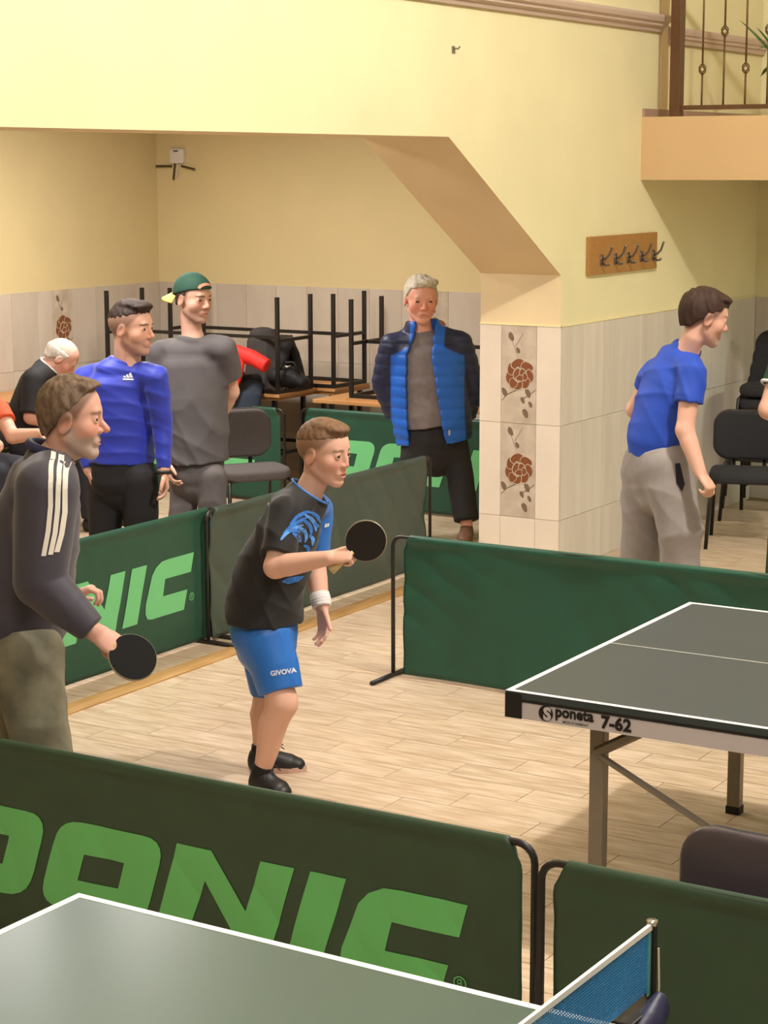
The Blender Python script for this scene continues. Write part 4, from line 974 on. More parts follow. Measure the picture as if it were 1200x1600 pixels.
# ------------------------------------------------------------------ man in the striped jacket (left foreground)
def striped_man():
    D = 6.62; f = facing(8); S = nrm(np.cross(f, UPV)); g0 = gz(30, D, 0); base = np.array([g0[0], g0[1], 0.0])
    r = person(base, 'grey haired man in navy jacket with three white sleeve stripes holding a bat low')
    hd = Head(px(113, 653, 6.60), facing(0), .270, pitch=3, wide=1.0, deep=.9); nk = px(78, 728, 6.61)
    rs, re, rw = px(74, 765, 6.42), px(62, 908, 6.36), px(146, 986, 6.34); ls, le, lw = px(70, 770, 6.84), px(62, 900, 6.88), px(106, 936, 6.84)
    rh, lh = px(42, 1015, 6.52), px(20, 1015, 6.74); rk, lk = px(68, 1190, 6.47), px(36, 1190, 6.80); ra, la = gz(55, 6.50, .09), gz(20, 6.82, .09)
    ops = hd.ops(nk, nr=.22, jaw=1.05, nose=1.08)
    ops += [('+', loft([(px(26, 1005, D), .14, .10), (px(38, 900, D), .14, .11), (px(60, 800, D), .15, .10), (px(72, 750, D), .11, .08), (nk, .06)], S=S), .03)]
    ops += arm_ops(rs, re, rw)+arm_ops(ls, le, lw)+leg_ops(rh, rk, ra)+leg_ops(lh, lk, la)
    fd = nrm(px(186, 1013, 6.34)-rw)
    ops += hand(rw, fd, nrm(_F*.7-_U*.6), nrm(_U*.9+_F*.3), .185, [(25, 30, 20), (60, 75, 55), (66, 78, 55), (70, 80, 55)], thumb=((.65, .45, .6), (.9, .1, .45), (.9, -.1, .35)))
    ops += hand(lw, nrm(px(130, 925, 6.84)-lw), nrm(-_U*.9), nrm(-_F), .18, (45, 60, 40))
    sculpt('body', ops, .0055, SKIN, r, base, col=hd.color('d8a692', '5c4636', brow=.55, beard=.7, beardc='b3a59b', fade=(-.3, -.25, -.06, -.02, .14, .28, .36), fadeamt=.75, lip=.35, ruddy=.5), fine=[(*hd.box(), .003), (rw-.05, rw+fd*.2+.06, .0035)] if False else [(*hd.box(), .003)])
    hd.eyes(r, base)
    ex = [('+', hd.E(0, .16, .40, .24, .22, .09), .012), ('+', hd.E(0, -.26, .05, .25, .19, .28), .02)]
    sculpt('hair', hd.hair((-.26, -.26, -.2, .1, .2, .32, .39, .43, .46), t=.016, tt=.035, extra=ex), .004, HAIRM('hair_greybrown', '6e5a48', .5), r, base, disp=hd.disp_hair(.0026, 240))
    jops = [('+', loft([(px(26, 1000, D), .175, .15), (px(30, 960, D), .19, .165), (px(42, 890, D), .195, .165), (px(56, 815, D), .20, .15), (px(66, 765, D), .165, .125), (px(76, 725, D), .095, .085), (px(82, 705, D), .078, .078)], S=S, f0=True, f1=True), 0),
            sleeve(rs, re, rw, .106, .088, .05, nk, .96), sleeve(ls, le, lw, .085, .075, .05, nk, .93)]
    jk = sculpt('jacket', jops, .006, mat('jacket_navy', '3c3844', .6, var=.08, vscale=10, sheen=.2), r, base, disp=wrinkle(.010, FABW, 4)); tr = bvh(jk); STR = mat('stripe_cream', 'e6dfd0', .7)
    mpx = 6.4/FPX
    for k, path in enumerate([[(70, 700), (75, 714), (78, 745), (78, 790), (74, 830), (67, 868)], [(84, 708), (88, 720), (90, 748), (88, 795), (84, 832), (77, 866)], [(96, 720), (98, 732), (99, 755), (98, 800), (93, 834), (86, 862)]]):
        q = np.array(path, float); tt = np.linspace(0, 5, 26); X = np.interp(tt, range(6), q[:, 0]); Y = np.interp(tt, range(6), q[:, 1]); o_ = px(80, 780, 6.3); pts = []; fs = []
        for i in range(26): pts += [((X[i]-80-3.6)*mpx, -(Y[i]-780)*mpx), ((X[i]-80+3.6)*mpx, -(Y[i]-780)*mpx)]; fs += [(2*i-2, 2*i-1, 2*i+1, 2*i)] if i else []
        decal('sleeve_stripe', tr, pts, fs, o_, _R, _U, _F, STR, jk, base, .0025)
    c0 = px(83, 703, D); nd = nrm(px(82, 705, D)-px(76, 725, D)); s_ = nrm(S-nd*(S@nd)); g = np.cross(nd, s_)
    MB().tube([c0+.079*math.cos(t)*s_+.08*math.sin(t)*g-base for t in np.linspace(0, 2*math.pi, 33)[:-1]], [.016]*32, 8, closed=True).build('collar', mat('collar_navy', '2c2f55', .7), jk, smooth=True)
    tops = [('+', loft([(px(24, 975, D), .165, .14), (px(26, 1020, D), .175, .15), (px(30, 1060, D), .13, .12)], S=S, f0=True), 0)]
    for h_, k, a in ((rh, rk, ra), (lh, lk, la)): tops.append(('+', loft([(h_, .12), (lerp(h_, k, .5), .108), (k, .095), (lerp(k, a, .5), .085), (a-np.array([0, 0, .03]), .08)], f1=True), .03))
    sculpt('trousers', tops, .007, mat('trousers_olive', '77735f', .85, var=.38, vscale=9), r, base, disp=wrinkle(.013, TRW, 3)); simple_shoes(r, base, (ra, la), f, SHD)
    racket(px(207, 1027, 6.33), nrm(px(222, 1036, 6.33)-px(176, 1008, 6.33)), nrm(-_F*.75+_R*.62+_U*.15), 'black bat hanging from the hand of the man in the striped jacket', .079, None, '0d0c0c')

# ------------------------------------------------------------------ man in the blue long sleeved shirt
def blue_longsleeve():
    _off = .35
    def px(u, v, d, g=globals()['px']): return g(u, v, d+_off)
    def gz(u, d, z, g=globals()['gz']): return g(u, d+_off, z)
    D = 10.0; f = facing(-62); S = nrm(np.cross(f, UPV)); g0 = gz(195, D, 0); base = np.array([g0[0], g0[1], 0.0])
    r = person(base, 'young man in tight blue long sleeved top and black trousers, looking right')
    hd = Head(px(206, 513, 9.97), facing(-22), .272, pitch=2); nk = px(200, 575, 10.0)
    # S points to his right hand = image left
    rs, re, rw = px(133, 592, 10.05), px(120, 668, 10.1), px(140, 735, 9.98); ls, le, lw = px(244, 592, 9.92), px(254, 665, 9.95), px(256, 735, 9.90)
    rh, lh = px(168, 750, 10.02), px(217, 750, 9.96); rk, lk = gz(163, 10.0, .5), gz(222, 9.95, .5); ra, la = gz(163, 10.05, .09), gz(225, 10.0, .09)
    ops = hd.ops(nk, nr=.235, jaw=1.05, nose=1.02)
    ops += [('+', loft([(px(193, 750, D), .15, .1), (px(193, 690, D), .14, .1), (px(190, 620, D), .165, .1), (px(192, 590, D), .14, .08), (nk, .06)], S=S), .03)]
    ops += arm_ops(rs, re, rw)+arm_ops(ls, le, lw)+leg_ops(rh, rk, ra)+leg_ops(lh, lk, la)
    ops += hand(lw, nrm(px(262, 772, 9.9)-lw), nrm(RH*-.9-FH*.2), nrm(-FH*.9+RH*.3), .18, (25, 30, 20)); ops += hand(rw, nrm(px(150, 765, 9.98)-rw), nrm(RH*.9), nrm(-FH), .18, (25, 30, 20))
    sculpt('body', ops, .007, SKIN, r, base, col=hd.color('dcab94', '352721', brow=.8, beard=.3, beardc='4a382e', fade=(-.3, -.26, -.02, .02, .14, .3, .36), fadeamt=.6, lip=.5, ruddy=.3), fine=[(*hd.box(), .004)])
    hd.eyes(r, base)
    ex = [('+', hd.E(0, .2, .42, .26, .2, .1), .012), ('+', hd.E(0, 0, .45, .25, .3, .1), .012)]
    sculpt('hair', hd.hair((.14, .15, .18, .23, .26, .29, .3, .31, .32), t=.003, tt=.035, extra=ex), .0045, HAIRM('hair_dark', '33251f'), r, base, disp=hd.disp_hair(.0018, 320))
    sops = [('+', loft([(px(192, 722, D), .17, .125), (px(193, 690, D), .168, .12), (px(192, 640, D), .185, .125), (px(190, 605, D), .19, .12), (px(192, 583, D), .15, .095), (px(196, 569, D), .098, .078), (px(198, 562, D), .08, .07)], S=S, f0=True, f1=True), 0),
            sleeve(rs, re, rw, .068, .055, .036, nk, .97), sleeve(ls, le, lw, .068, .055, .036, nk, .97)]
    sh_ = sculpt('long_sleeve_shirt', sops, .007, mat('shirt_royal_blue', '2436b0', .55, var=.05, vscale=9, sheen=.2), r, base, disp=wrinkle(.0055, [((.1, .1, 1), 75), ((.3, .3, 1), 60), ((.2, -.5, 1), 48)], 9)); tr = bvh(sh_)
    WP = mat('shirt_print_white', 'd9dce0', .7); m_ = 9.85/FPX; o_ = px(196, 588, 9.8)
    for x0, x1, h0 in ((-7, -3.6, 4.2), (-2.6, 1.0, 8.0), (2.0, 6.4, 11.5)):   # three slanted bars
        decal('chest_logo', tr, [((x0+1.0)*m_, 0), (x1*m_+1.6*m_, 0), ((x1-1.9)*m_, h0*m_*.75), ((x0-1.0)*m_, h0*m_*.55)], [(0, 1, 2, 3)], o_, _R, _U, _F, WP, sh_, base, .004)
    decal('chest_logo', tr, [(-8*m_, -4*m_), (9*m_, -4*m_), (9*m_, -1.5*m_), (-8*m_, -1.5*m_)], [(0, 1, 2, 3)], o_, _R, _U, _F, WP, sh_, base, .004)
    tops = [('+', loft([(px(192, 712, D), .162, .115), (px(192, 750, D), .17, .12), (px(192, 768, D), .14, .10)], S=S, f0=True), 0)]
    for h_, k, a in ((rh, rk, ra), (lh, lk, la)): tops.append(('+', loft([(h_, .1), (lerp(h_, k, .5), .094), (k, .08), (a-np.array([0, 0, .03]), .07)], f1=True), .012))
    sculpt('trousers', tops, .009, mat('trousers_black', '1b191c', .85, var=.1), r, base, disp=wrinkle(.005, TRW, 6)); simple_shoes(r, base, (ra, la), f, SHD)
    ax_ = nrm(lw-le); s_, g, _ = rot_axes(ax_); c = lw+ax_*.012
    MB().tube([c+.037*(math.cos(t)*s_+math.sin(t)*g)-base for t in np.linspace(0, 2*math.pi, 21)[:-1]], .009, 6, closed=True).build('wristwatch', mat('watch_black', '1c1c20', .4), r, smooth=True)

# ------------------------------------------------------------------ man with the backward cap
def cap_man():
    _off = .35
    def px(u, v, d, g=globals()['px']): return g(u, v, d+_off)
    def gz(u, d, z, g=globals()['gz']): return g(u, d+_off, z)
    D = 10.65; f = facing(-65); S = nrm(np.cross(f, UPV)); g0 = gz(308, D, 0); base = np.array([g0[0], g0[1], 0.0])
    r = person(base, 'tall man in backward green cap, loose grey t-shirt and grey sweatpants')
    hd = Head(px(303, 467, 10.62), facing(-42), .255, pitch=4); nk = px(302, 535, 10.65)
    rs, re, rw = px(250, 555, 10.7), px(244, 645, 10.75), px(262, 722, 10.6); ls, le, lw = px(350, 545, 10.6), px(362, 612, 10.75), px(335, 670, 10.88)
    rh, lh = px(290, 745, 10.68), px(330, 745, 10.6); rk, lk = gz(285, 10.65, .5), gz(333, 10.6, .5); ra, la = gz(283, 10.7, .09), gz(335, 10.65, .09)
    ops = hd.ops(nk, nr=.21, jaw=1.0, nose=1.0, mouth_open=.02)
    ops += [('+', loft([(px(310, 745, D), .14, .1), (px(308, 690, D), .13, .1), (px(303, 610, D), .15, .1), (px(302, 560, D), .13, .08), (nk, .06)], S=S), .03)]
    ops += arm_ops(rs, re, rw, .046, .04, .03)+arm_ops(ls, le, lw, .046, .04, .03)+leg_ops(rh, rk, ra)+leg_ops(lh, lk, la)
    ops += hand(rw, nrm(px(268, 760, 10.55)-rw), nrm(RH*.9), nrm(-FH), .18, (30, 35, 25)); ops += hand(lw, nrm(-RH+FH*.2-UPV*.4), nrm(FH), nrm(UPV), .18, (30, 35, 25))
    sculpt('body', ops, .0075, SKIN, r, base, col=hd.color('dfb09a', '4b382c', brow=.75, beard=.3, beardc='6a5040', fade=(-.3, -.26, -.02, .0, .3, .6, .6), fadeamt=.6, lip=.5, ruddy=.35), fine=[(*hd.box(), .0042)])
    hd.eyes(r, base)
    sculpt('hair', hd.hair((-.22, -.2, -.14, .02, .12, .5, .6, .6, .6), t=.01), .005, HAIRM('hair_brown', '4a382c'), r, base, disp=hd.disp_hair(.002, 260))
    cp = sculpt('cap', hd.hair((.02, .04, .08, .15, .19, .22, .235, .25, .26), t=.045, tt=.06), .005, mat('cap_green', '1d4636', .8, bump=.2, bscale=300), r, base)
    pk = []; vs = []; H = hd.H      # peak turned to the back
    for j in range(4):
        for i in range(13):
            a = math.pi*(i/12-.5)*.86; rad = .46+.095*j*math.cos(a*.9); vs.append(hd.P(rad*.86*math.sin(a)*1.0, -.06-rad*math.cos(a), .10-.045*j-.05*math.sin(a)**2))
    mb = MB(); n_ = len(vs); up_ = hd.u*.004
    mb.add([v+up_-base for v in vs]+[v-up_-base for v in vs], [(j*13+i, j*13+i+1, (j+1)*13+i+1, (j+1)*13+i) for j in range(3) for i in range(12)]+[(n_+j*13+i, n_+(j+1)*13+i, n_+(j+1)*13+i+1, n_+j*13+i+1) for j in range(3) for i in range(12)]+[(39+i, 40+i, n_+40+i, n_+39+i) for i in range(12)])
    tag(mb.build('cap_peak', mat('cap_yellow', 'e9c866', .7), cp, smooth=True), 'yellow peak of the cap')
    pts = []; fs = []; trc = bvh(cp)
    for k in range(11):
        t = math.pi*k/10; pts += [(.052*math.cos(t), .028*math.sin(t)), (.040*math.cos(t), .018*math.sin(t)-.004)]
        if k: fs.append((2*k-2, 2*k-1, 2*k+1, 2*k))
    decal('strap_opening', trc, pts+[], fs, hd.P(0, .4, .27), hd.s, hd.u, -hd.f, mat('cap_edge_tan', 'c98f72', .8), cp, base, .003)
    sops = [('+', loft([(px(311, 722, D), .172, .135), (px(309, 690, D), .175, .135), (px(304, 620, D), .19, .135), (px(303, 575, D), .19, .12), (px(303, 551, D), .155, .095), (px(303, 534, D), .1, .08), (px(304, 526, D), .085, .075)], S=S, f0=True, f1=True), 0),
            sleeve(rs, lerp(rs, re, .8), None, .078, .082, 0, nk), sleeve(ls, lerp(ls, le, .62), None, .072, .078, 0, nk)]
    sculpt('t_shirt', sops, .0075, mat('tshirt_grey', '5c5758', .85, var=.07, vscale=12), r, base, disp=wrinkle(.010, FABW, 12))
    tops = [('+', loft([(px(310, 700, D), .145, .105), (px(310, 740, D), .15, .115), (px(310, 758, D), .13, .10)], S=S, f0=True), 0)]
    for h_, k, a in ((rh, rk, ra), (lh, lk, la)): tops.append(('+', loft([(h_, .085), (lerp(h_, k, .5), .082), (k, .078), (a-np.array([0, 0, .03]), .07)], f1=True), .012))
    sculpt('sweatpants', tops, .009, mat('sweatpants_grey', '66605f', .9, var=.1), r, base, disp=wrinkle(.006, TRW, 16)); simple_shoes(r, base, (ra, la), f, SHD)

# ------------------------------------------------------------------ man in the puffer jacket
def puffer_man():
    D = 13.2; f = facing(-98); S = nrm(np.cross(f, UPV)); g0 = pz(705, 842); base = np.array([g0[0], g0[1], 0.0])
    r = person(base, 'white haired man in open blue puffer jacket and black trousers beside the tiled pillar')
    hd = Head(px(658, 468, D-.03), facing(-80), .30, pitch=6, wide=1.02); nk = px(660, 522, D)
    rs, re, rw = px(613, 540, D), px(601, 596, D+.06), px(618, 648, D+.1); ls, le, lw = px(718, 536, D), px(735, 595, D+.06), px(728, 650, D+.1)
    rh, lh = px(655, 680, D), px(702, 680, D); rk, lk = gz(645, D-.02, .48), gz(716, D-.02, .48); ra = pz(638, 842)+np.array([0, 0, .1]); la = pz(729, 842)+np.array([0, 0, .1])
    ops = hd.ops(nk, nr=.23, jaw=1.1, nose=1.0)
    ops += [('+', loft([(px(680, 680, D), .16, .12), (px(672, 640, D), .17, .13), (px(664, 575, D), .17, .11), (px(662, 540, D), .14, .08), (nk, .065)], S=S), .03)]
    ops += arm_ops(rs, re, rw)+arm_ops(ls, le, lw)+leg_ops(rh, rk, ra)+leg_ops(lh, lk, la)
    ops += hand(rw, nrm(px(635, 665, D+.1)-rw), nrm(RH), nrm(UPV), .18, (40, 45, 30)); ops += hand(lw, nrm(px(705, 668, D+.12)-lw), nrm(-RH), nrm(UPV), .18, (40, 45, 30))
    sculpt('body', ops, .0085, SKIN, r, base, col=hd.color('d69a86', 'b5ac9e', brow=.4, lip=.3, ruddy=.6, fade=(-.3, -.26, -.05, .05, .2, .32, .4), fadeamt=.6), fine=[(*hd.box(), .005)])
    hd.eyes(r, base)
    ex = [('+', hd.E(-.06, .15, .40, .28, .24, .1), .012)]
    sculpt('hair', hd.hair((-.2, -.2, -.16, .02, .1, .26, .31, .35, .36), t=.03, tt=.05, extra=ex), .0055, HAIRM('hair_white', 'b8ae9c', .25), r, base, disp=hd.disp_hair(.003, 190))
    T = [(px(676, 664, D), .22, .17), (px(672, 640, D), .23, .185), (px(667, 600, D), .225, .175), (px(664, 560, D), .205, .145), (px(662, 540, D), .165, .11), (px(661, 524, D), .10, .085), (px(661, 516, D), .085, .078)]
    sw = [('+', loft([(p, a_*.93, b_*.97) for p, a_, b_ in T], S=S, f0=True, f1=True), 0)]
    swo = sculpt('sweater', sw, .009, mat('sweater_grey', '766c6c', .9, var=.1, vscale=30), r, base, disp=wrinkle(.006, FABW, 21))
    jt = [(px(678, 690, D), .25, .175), (px(675, 655, D), .262, .205), (px(669, 600, D), .262, .195), (px(666, 560, D), .25, .165), (px(663, 538, D), .205, .13), (px(661, 520, D), .13, .11), (px(660, 500, D), .108, .10)]
    rb = wrinkle(.006, FABW, 23)
    def wedge(X, Y, Z):
        q = px(668, 600, D); x = -((X-q[0])*S[0]+(Y-q[1])*S[1]); y = (X-q[0])*f[0]+(Y-q[1])*f[1]; z = Z-q[2]
        xl = np.interp(z, [-.45, -.3, 0, .2, .33, .45], [-.10, -.115, -.12, -.12, -.075, -.06]); xr = np.interp(z, [-.45, -.3, 0, .2, .33, .45], [.15, .125, .08, .045, .055, .06])
        return np.maximum(np.maximum(x-xr, xl-x), -(y-.02))
    jb = [('+', loft(jt, S=S, f0=True, f1=True), 0)]
    for a_, e_, w_ in ((rs, re, rw), (ls, le, lw)): jb.append(('+', loft([(lerp(a_, nk, .35), .075), (a_, .085), (lerp(a_, e_, .5), .088), (e_, .086), (lerp(e_, w_, .5), .08), (w_, .07)], f1=True), .03))
    jb.append(('-', (wedge, base-np.array([1, 1, 0]), base+np.array([1, 1, 2.0])), .012))
    bl = np.array(lin('1f60c4')); nv = np.array(lin('242b48')); z_y = px(660, 545, D)[2]
    def jc(P):
        xs_ = (P-px(670, 600, D))@S; x = np.abs(xs_); edge = np.interp(P[:, 2], [.5, .9, 1.3, 1.5], [.262, .245, .235, .19])
        m = np.maximum(sst(P[:, 2]-(z_y+.03-.5*(x-.1)), -.006, .006)*sst(x, .11, .115), sst(x-edge, -.004, .004)); return bl*(1-m[:, None])+nv*m[:, None]
    jk = sculpt('puffer_jacket', jb, .0075, mat('puffer_shell', '1f60c4', .45, attr=True, spec=.35), r, base, disp=lambda P: .005-.008*np.abs(np.sin(math.pi*(P[:, 2]-.02)/.07))**.5+rb(P), col=jc)
    MB().tube([px(702, 672, D-.24)-base, px(702, 680, D-.24)-base], .007, 6).build('zip_pull', mat('chrome', 'c9c4bd', .25, metal=1), jk)
    tops = [('+', loft([(px(680, 655, D), .18, .14), (px(680, 685, D), .19, .15), (px(680, 715, D), .15, .13)], S=S, f0=True), 0)]
    for h_, k, a in ((rh, rk, ra), (lh, lk, la)): tops.append(('+', loft([(h_, .115), (lerp(h_, k, .5), .105), (k, .09), (a+np.array([0, 0, .02]), .085)], f1=True), .03))
    sculpt('trousers', tops, .01, mat('trousers_black', '1b191c', .85, var=.1), r, base, disp=wrinkle(.006, TRW, 26)); simple_shoes(r, base, (ra, la), f, mat('boot_brown', '6b4a36', .6))

# ------------------------------------------------------------------ man in the blue t-shirt on the right
def blue_tshirt():
    D = 10.0; f = facing(22); S = nrm(np.cross(f, UPV)); g0 = gz(1040, D, 0); base = np.array([g0[0], g0[1], 0.0])
    r = person(base, 'man in blue t-shirt and grey sweatpants leaning forward, seen from the side')
    hd = Head(px(1101, 496, 9.95), facing(12), .275, pitch=14); nk = px(1072, 552, 9.98)
    rs, re, rw = px(1082, 585, 9.80), px(1070, 672, 9.74), px(1094, 738, 9.66); ls, le, lw = px(1024, 580, 10.2), px(992, 640, 10.3), px(1040, 690, 10.35)
    rh, lh = px(1042, 730, 9.9), px(1010, 725, 10.1); rk, lk = px(1062, 830, 9.84), px(1004, 825, 10.12); ra, la = gz(1062, 9.92, .09), gz(992, 10.2, .09)
    ops = hd.ops(nk, nr=.2, jaw=1.0, nose=1.03)
    ops += [('+', loft([(px(1026, 725, D), .14, .1), (px(1024, 680, D), .13, .1), (px(1042, 610, D), .15, .1), (px(1060, 570, D), .13, .08), (nk, .055)], S=S), .03)]
    ops += arm_ops(rs, re, rw, .05, .043, .031)+arm_ops(ls, le, lw, .05, .043, .031)+leg_ops(rh, rk, ra)+leg_ops(lh, lk, la)
    fd = nrm(px(1112, 764, 9.62)-rw)
    ops += hand(rw, fd, nrm(-_U*.5-_R*.5+_F*.5), nrm(_U*.4+_R*.5-_F*.3), .185, [(40, 50, 30), (55, 65, 45), (60, 70, 45), (62, 70, 45)])
    ops += hand(lw, nrm(RH+FH*.2), nrm(-UPV), nrm(-FH), .18, (40, 50, 30))
    sculpt('body', ops, .0065, SKIN, r, base, col=hd.color('dfae98', '3b2820', brow=.6, beard=.12, fade=(-.34, -.3, -.08, .0, .14, .3, .36), fadeamt=.7, lip=.35, ruddy=.4), fine=[(*hd.box(), .004)])
    hd.eyes(r, base)
    ex = [('+', hd.E(0, .22, .38, .27, .2, .1), .012), ('+', hd.E(0, -.28, .1, .28, .2, .32), .02)]
    sculpt('hair', hd.hair((-.26, -.26, -.2, .09, .14, .22, .25, .27, .28), t=.02, tt=.045, extra=ex), .0045, HAIRM('hair_chestnut', '3d2a22'), r, base, disp=hd.disp_hair(.003, 200))
    sops = [('+', loft([(px(1024, 712, D), .155, .125), (px(1024, 685, D), .165, .135), (px(1034, 640, D), .175, .13), (px(1046, 600, D), .182, .125), (px(1060, 570, D), .155, .10), (px(1071, 548, D), .088, .075), (px(1077, 538, D), .072, .068)], S=S, f0=True, f1=True), 0),
            sleeve(rs, lerp(rs, re, .52), None, .072, .072, 0, nk), sleeve(ls, lerp(ls, le, .5), None, .07, .07, 0, nk)]
    sculpt('t_shirt', sops, .0065, mat('tshirt_blue', '2149b8', .7, var=.05, vscale=10), r, base, disp=wrinkle(.010, FABW, 31))
    tops = [('+', loft([(px(1024, 700, D), .155, .125), (px(1026, 735, D), .172, .14), (px(1030, 770, D), .14, .12)], S=S, f0=True), 0)]
    for h_, k, a in ((rh, rk, ra), (lh, lk, la)): tops.append(('+', loft([(h_, .125), (lerp(h_, k, .5), .12), (k, .11), (lerp(k, a, .5), .095), (a-np.array([0, 0, .02]), .085)], f1=True), .03))
    tr_ = sculpt('sweatpants', tops, .0075, mat('sweatpants_light', '98908c', .9, var=.06), r, base, disp=wrinkle(.012, TRW, 36)); tb = bvh(tr_)
    m_ = 9.8/FPX; pts, fs = grid_shape([[(0, 18*m_), (8*m_, 19*m_), (16*m_, -14*m_), (11*m_, -26*m_), (2*m_, -12*m_)]], .03); decal('pocket_gap', tb, pts, fs, px(1058, 742, 9.7), _R, _U, _F, mat('pocket_navy', '1c1d2b', .8), tr_, base, .004)
    simple_shoes(r, base, (ra, la), f, SHD)

# ------------------------------------------------------------------ seated spectators on the left, player at the right edge
def seated(D, hu, hv, H, torso, arm_r, arm_l, label, skin, hairc, shirt, bald, f, hf, pitch, sl, extra=None):
    S = nrm(np.cross(f, UPV)); T = [(px(u, v, D), a, b) for u, v, a, b in torso]; pel = T[0][0]; base = np.array([pel[0], pel[1], 0.0]); r = person(base, label)
    hd = Head(px(hu, hv, D), hf, H, pitch=pitch); nk = T[-1][0]
    pelvis = np.array([pel[0], pel[1], .56]); kn = [pelvis+f*.42+S*s*.12+np.array([0, 0, -.02]) for s in (1, -1)]; an = [np.array([k[0], k[1], .09])+f*.03 for k in kn]
    ops = hd.ops(nk, nr=.21)+[('+', loft([(p, a*.8, b*.8) for p, a, b in T], S=S), .03)]
    for a in (arm_r, arm_l): ops += arm_ops(*a)+hand(a[2], nrm(a[2]-a[1]), nrm(-UPV+FH*.2), nrm(np.cross(a[2]-a[1], UPV)), .18, (30, 35, 25))
    for k, a in zip(kn, an): ops += leg_ops(pelvis+(k-pelvis)*.2, k, a)
    fade = (-.3, -.3, -.1, .0, .6, .6, .6) if bald else (-.3, -.26, -.05, .05, .2, .3, .36)
    sculpt('body', ops, .0095, SKIN, r, base, col=hd.color(skin, hairc, fade=fade, fadeamt=.4, ruddy=.5), fine=[(*hd.box(), .0055)]); hd.eyes(r, base)
    if bald:
        def keep(X, Y, Z): return (((X-hd.c[0])*hd.u[0]+(Y-hd.c[1])*hd.u[1]+(Z-hd.c[2])*hd.u[2])/H-.24)*H
        ho = hd.hair((-.2, -.2, -.16, .0, .1, .5, .6, .6, .6), t=.03)+[('&', (keep, None, None), .03)]
    else: ho = hd.hair((-.2, -.2, -.16, .02, .1, .26, .31, .35, .36), t=.03, tt=.05)
    sculpt('hair', ho, .006, HAIRM('hair_'+hairc, hairc, .2), r, base, disp=hd.disp_hair(.002, 200))
    so = [('+', loft([(p, a*1.0, b*1.0) for p, a, b in T], S=S, f0=True, f1=True), 0)]
    for a in (arm_r, arm_l): so.append(sleeve(a[0], lerp(a[0], a[1], sl), None, .075, .072, 0, nk))
    sculpt('shirt', so, .01, shirt, r, base, disp=wrinkle(.005, FABW, 41))
    to = [('+', loft([(pelvis+np.array([0, 0, .1]), .17, .14), (pelvis, .18, .15)], S=S), 0)]
    for k, a in zip(kn, an): to += [('+', loft([(pelvis+(k-pelvis)*.15, .1), (k, .085), (a, .075)], f1=True), .04)]
    sculpt('trousers', to, .012, mat('trousers_dark', '2a2a33', .85, var=.1), r, base); simple_shoes(r, base, an, f, SHD); return r, hd, T
def bald_man():
    D = 13.55; r, hd, T = seated(D, 96, 560, .262, [(48, 668, .17, .14), (48, 640, .175, .145), (60, 605, .175, .135), (72, 582, .13, .10), (80, 572, .085, .08)], (px(52, 592, D-.2), px(48, 652, D-.25), px(95, 664, D-.25)), (px(80, 592, D+.2), px(100, 650, D+.25), px(120, 662, D+.15)),
        'seated bald man in black shirt with white collar line, head bent', 'dca690', 'cfc6bb', mat('shirt_black', '211f21', .8), True, facing(-8), facing(8), 38, .9)
    base = np.array(r.location); c0, c1 = T[-1][0], T[-2][0]; nd = nrm(c0-c1); s_, g, _ = rot_axes(nd)
    MB().tube([c0+.084*(math.cos(t)*s_+math.sin(t)*g)-base for t in np.linspace(0, 2*math.pi, 25)[:-1]], .008, 6, closed=True).build('collar_line', mat('towel_white'), r, smooth=True)
def orange_person():
    D = 12.7; seated(D, -48, 590, .27, [(-45, 735, .18, .15), (-45, 690, .18, .15), (-40, 650, .185, .14), (-40, 625, .14, .10), (-44, 612, .085, .08)], (px(-2, 642, D-.1), px(20, 682, D-.25), px(62, 677, D-.3)), (px(-75, 640, D+.2), px(-60, 690, D-.1), px(-20, 690, D-.3)),
        'person in orange t-shirt with folded arms at the left edge', 'd8a68c', '5a4636', mat('tshirt_orange', 'd9572f', .8), False, facing(-40), facing(-30), 5, .45)
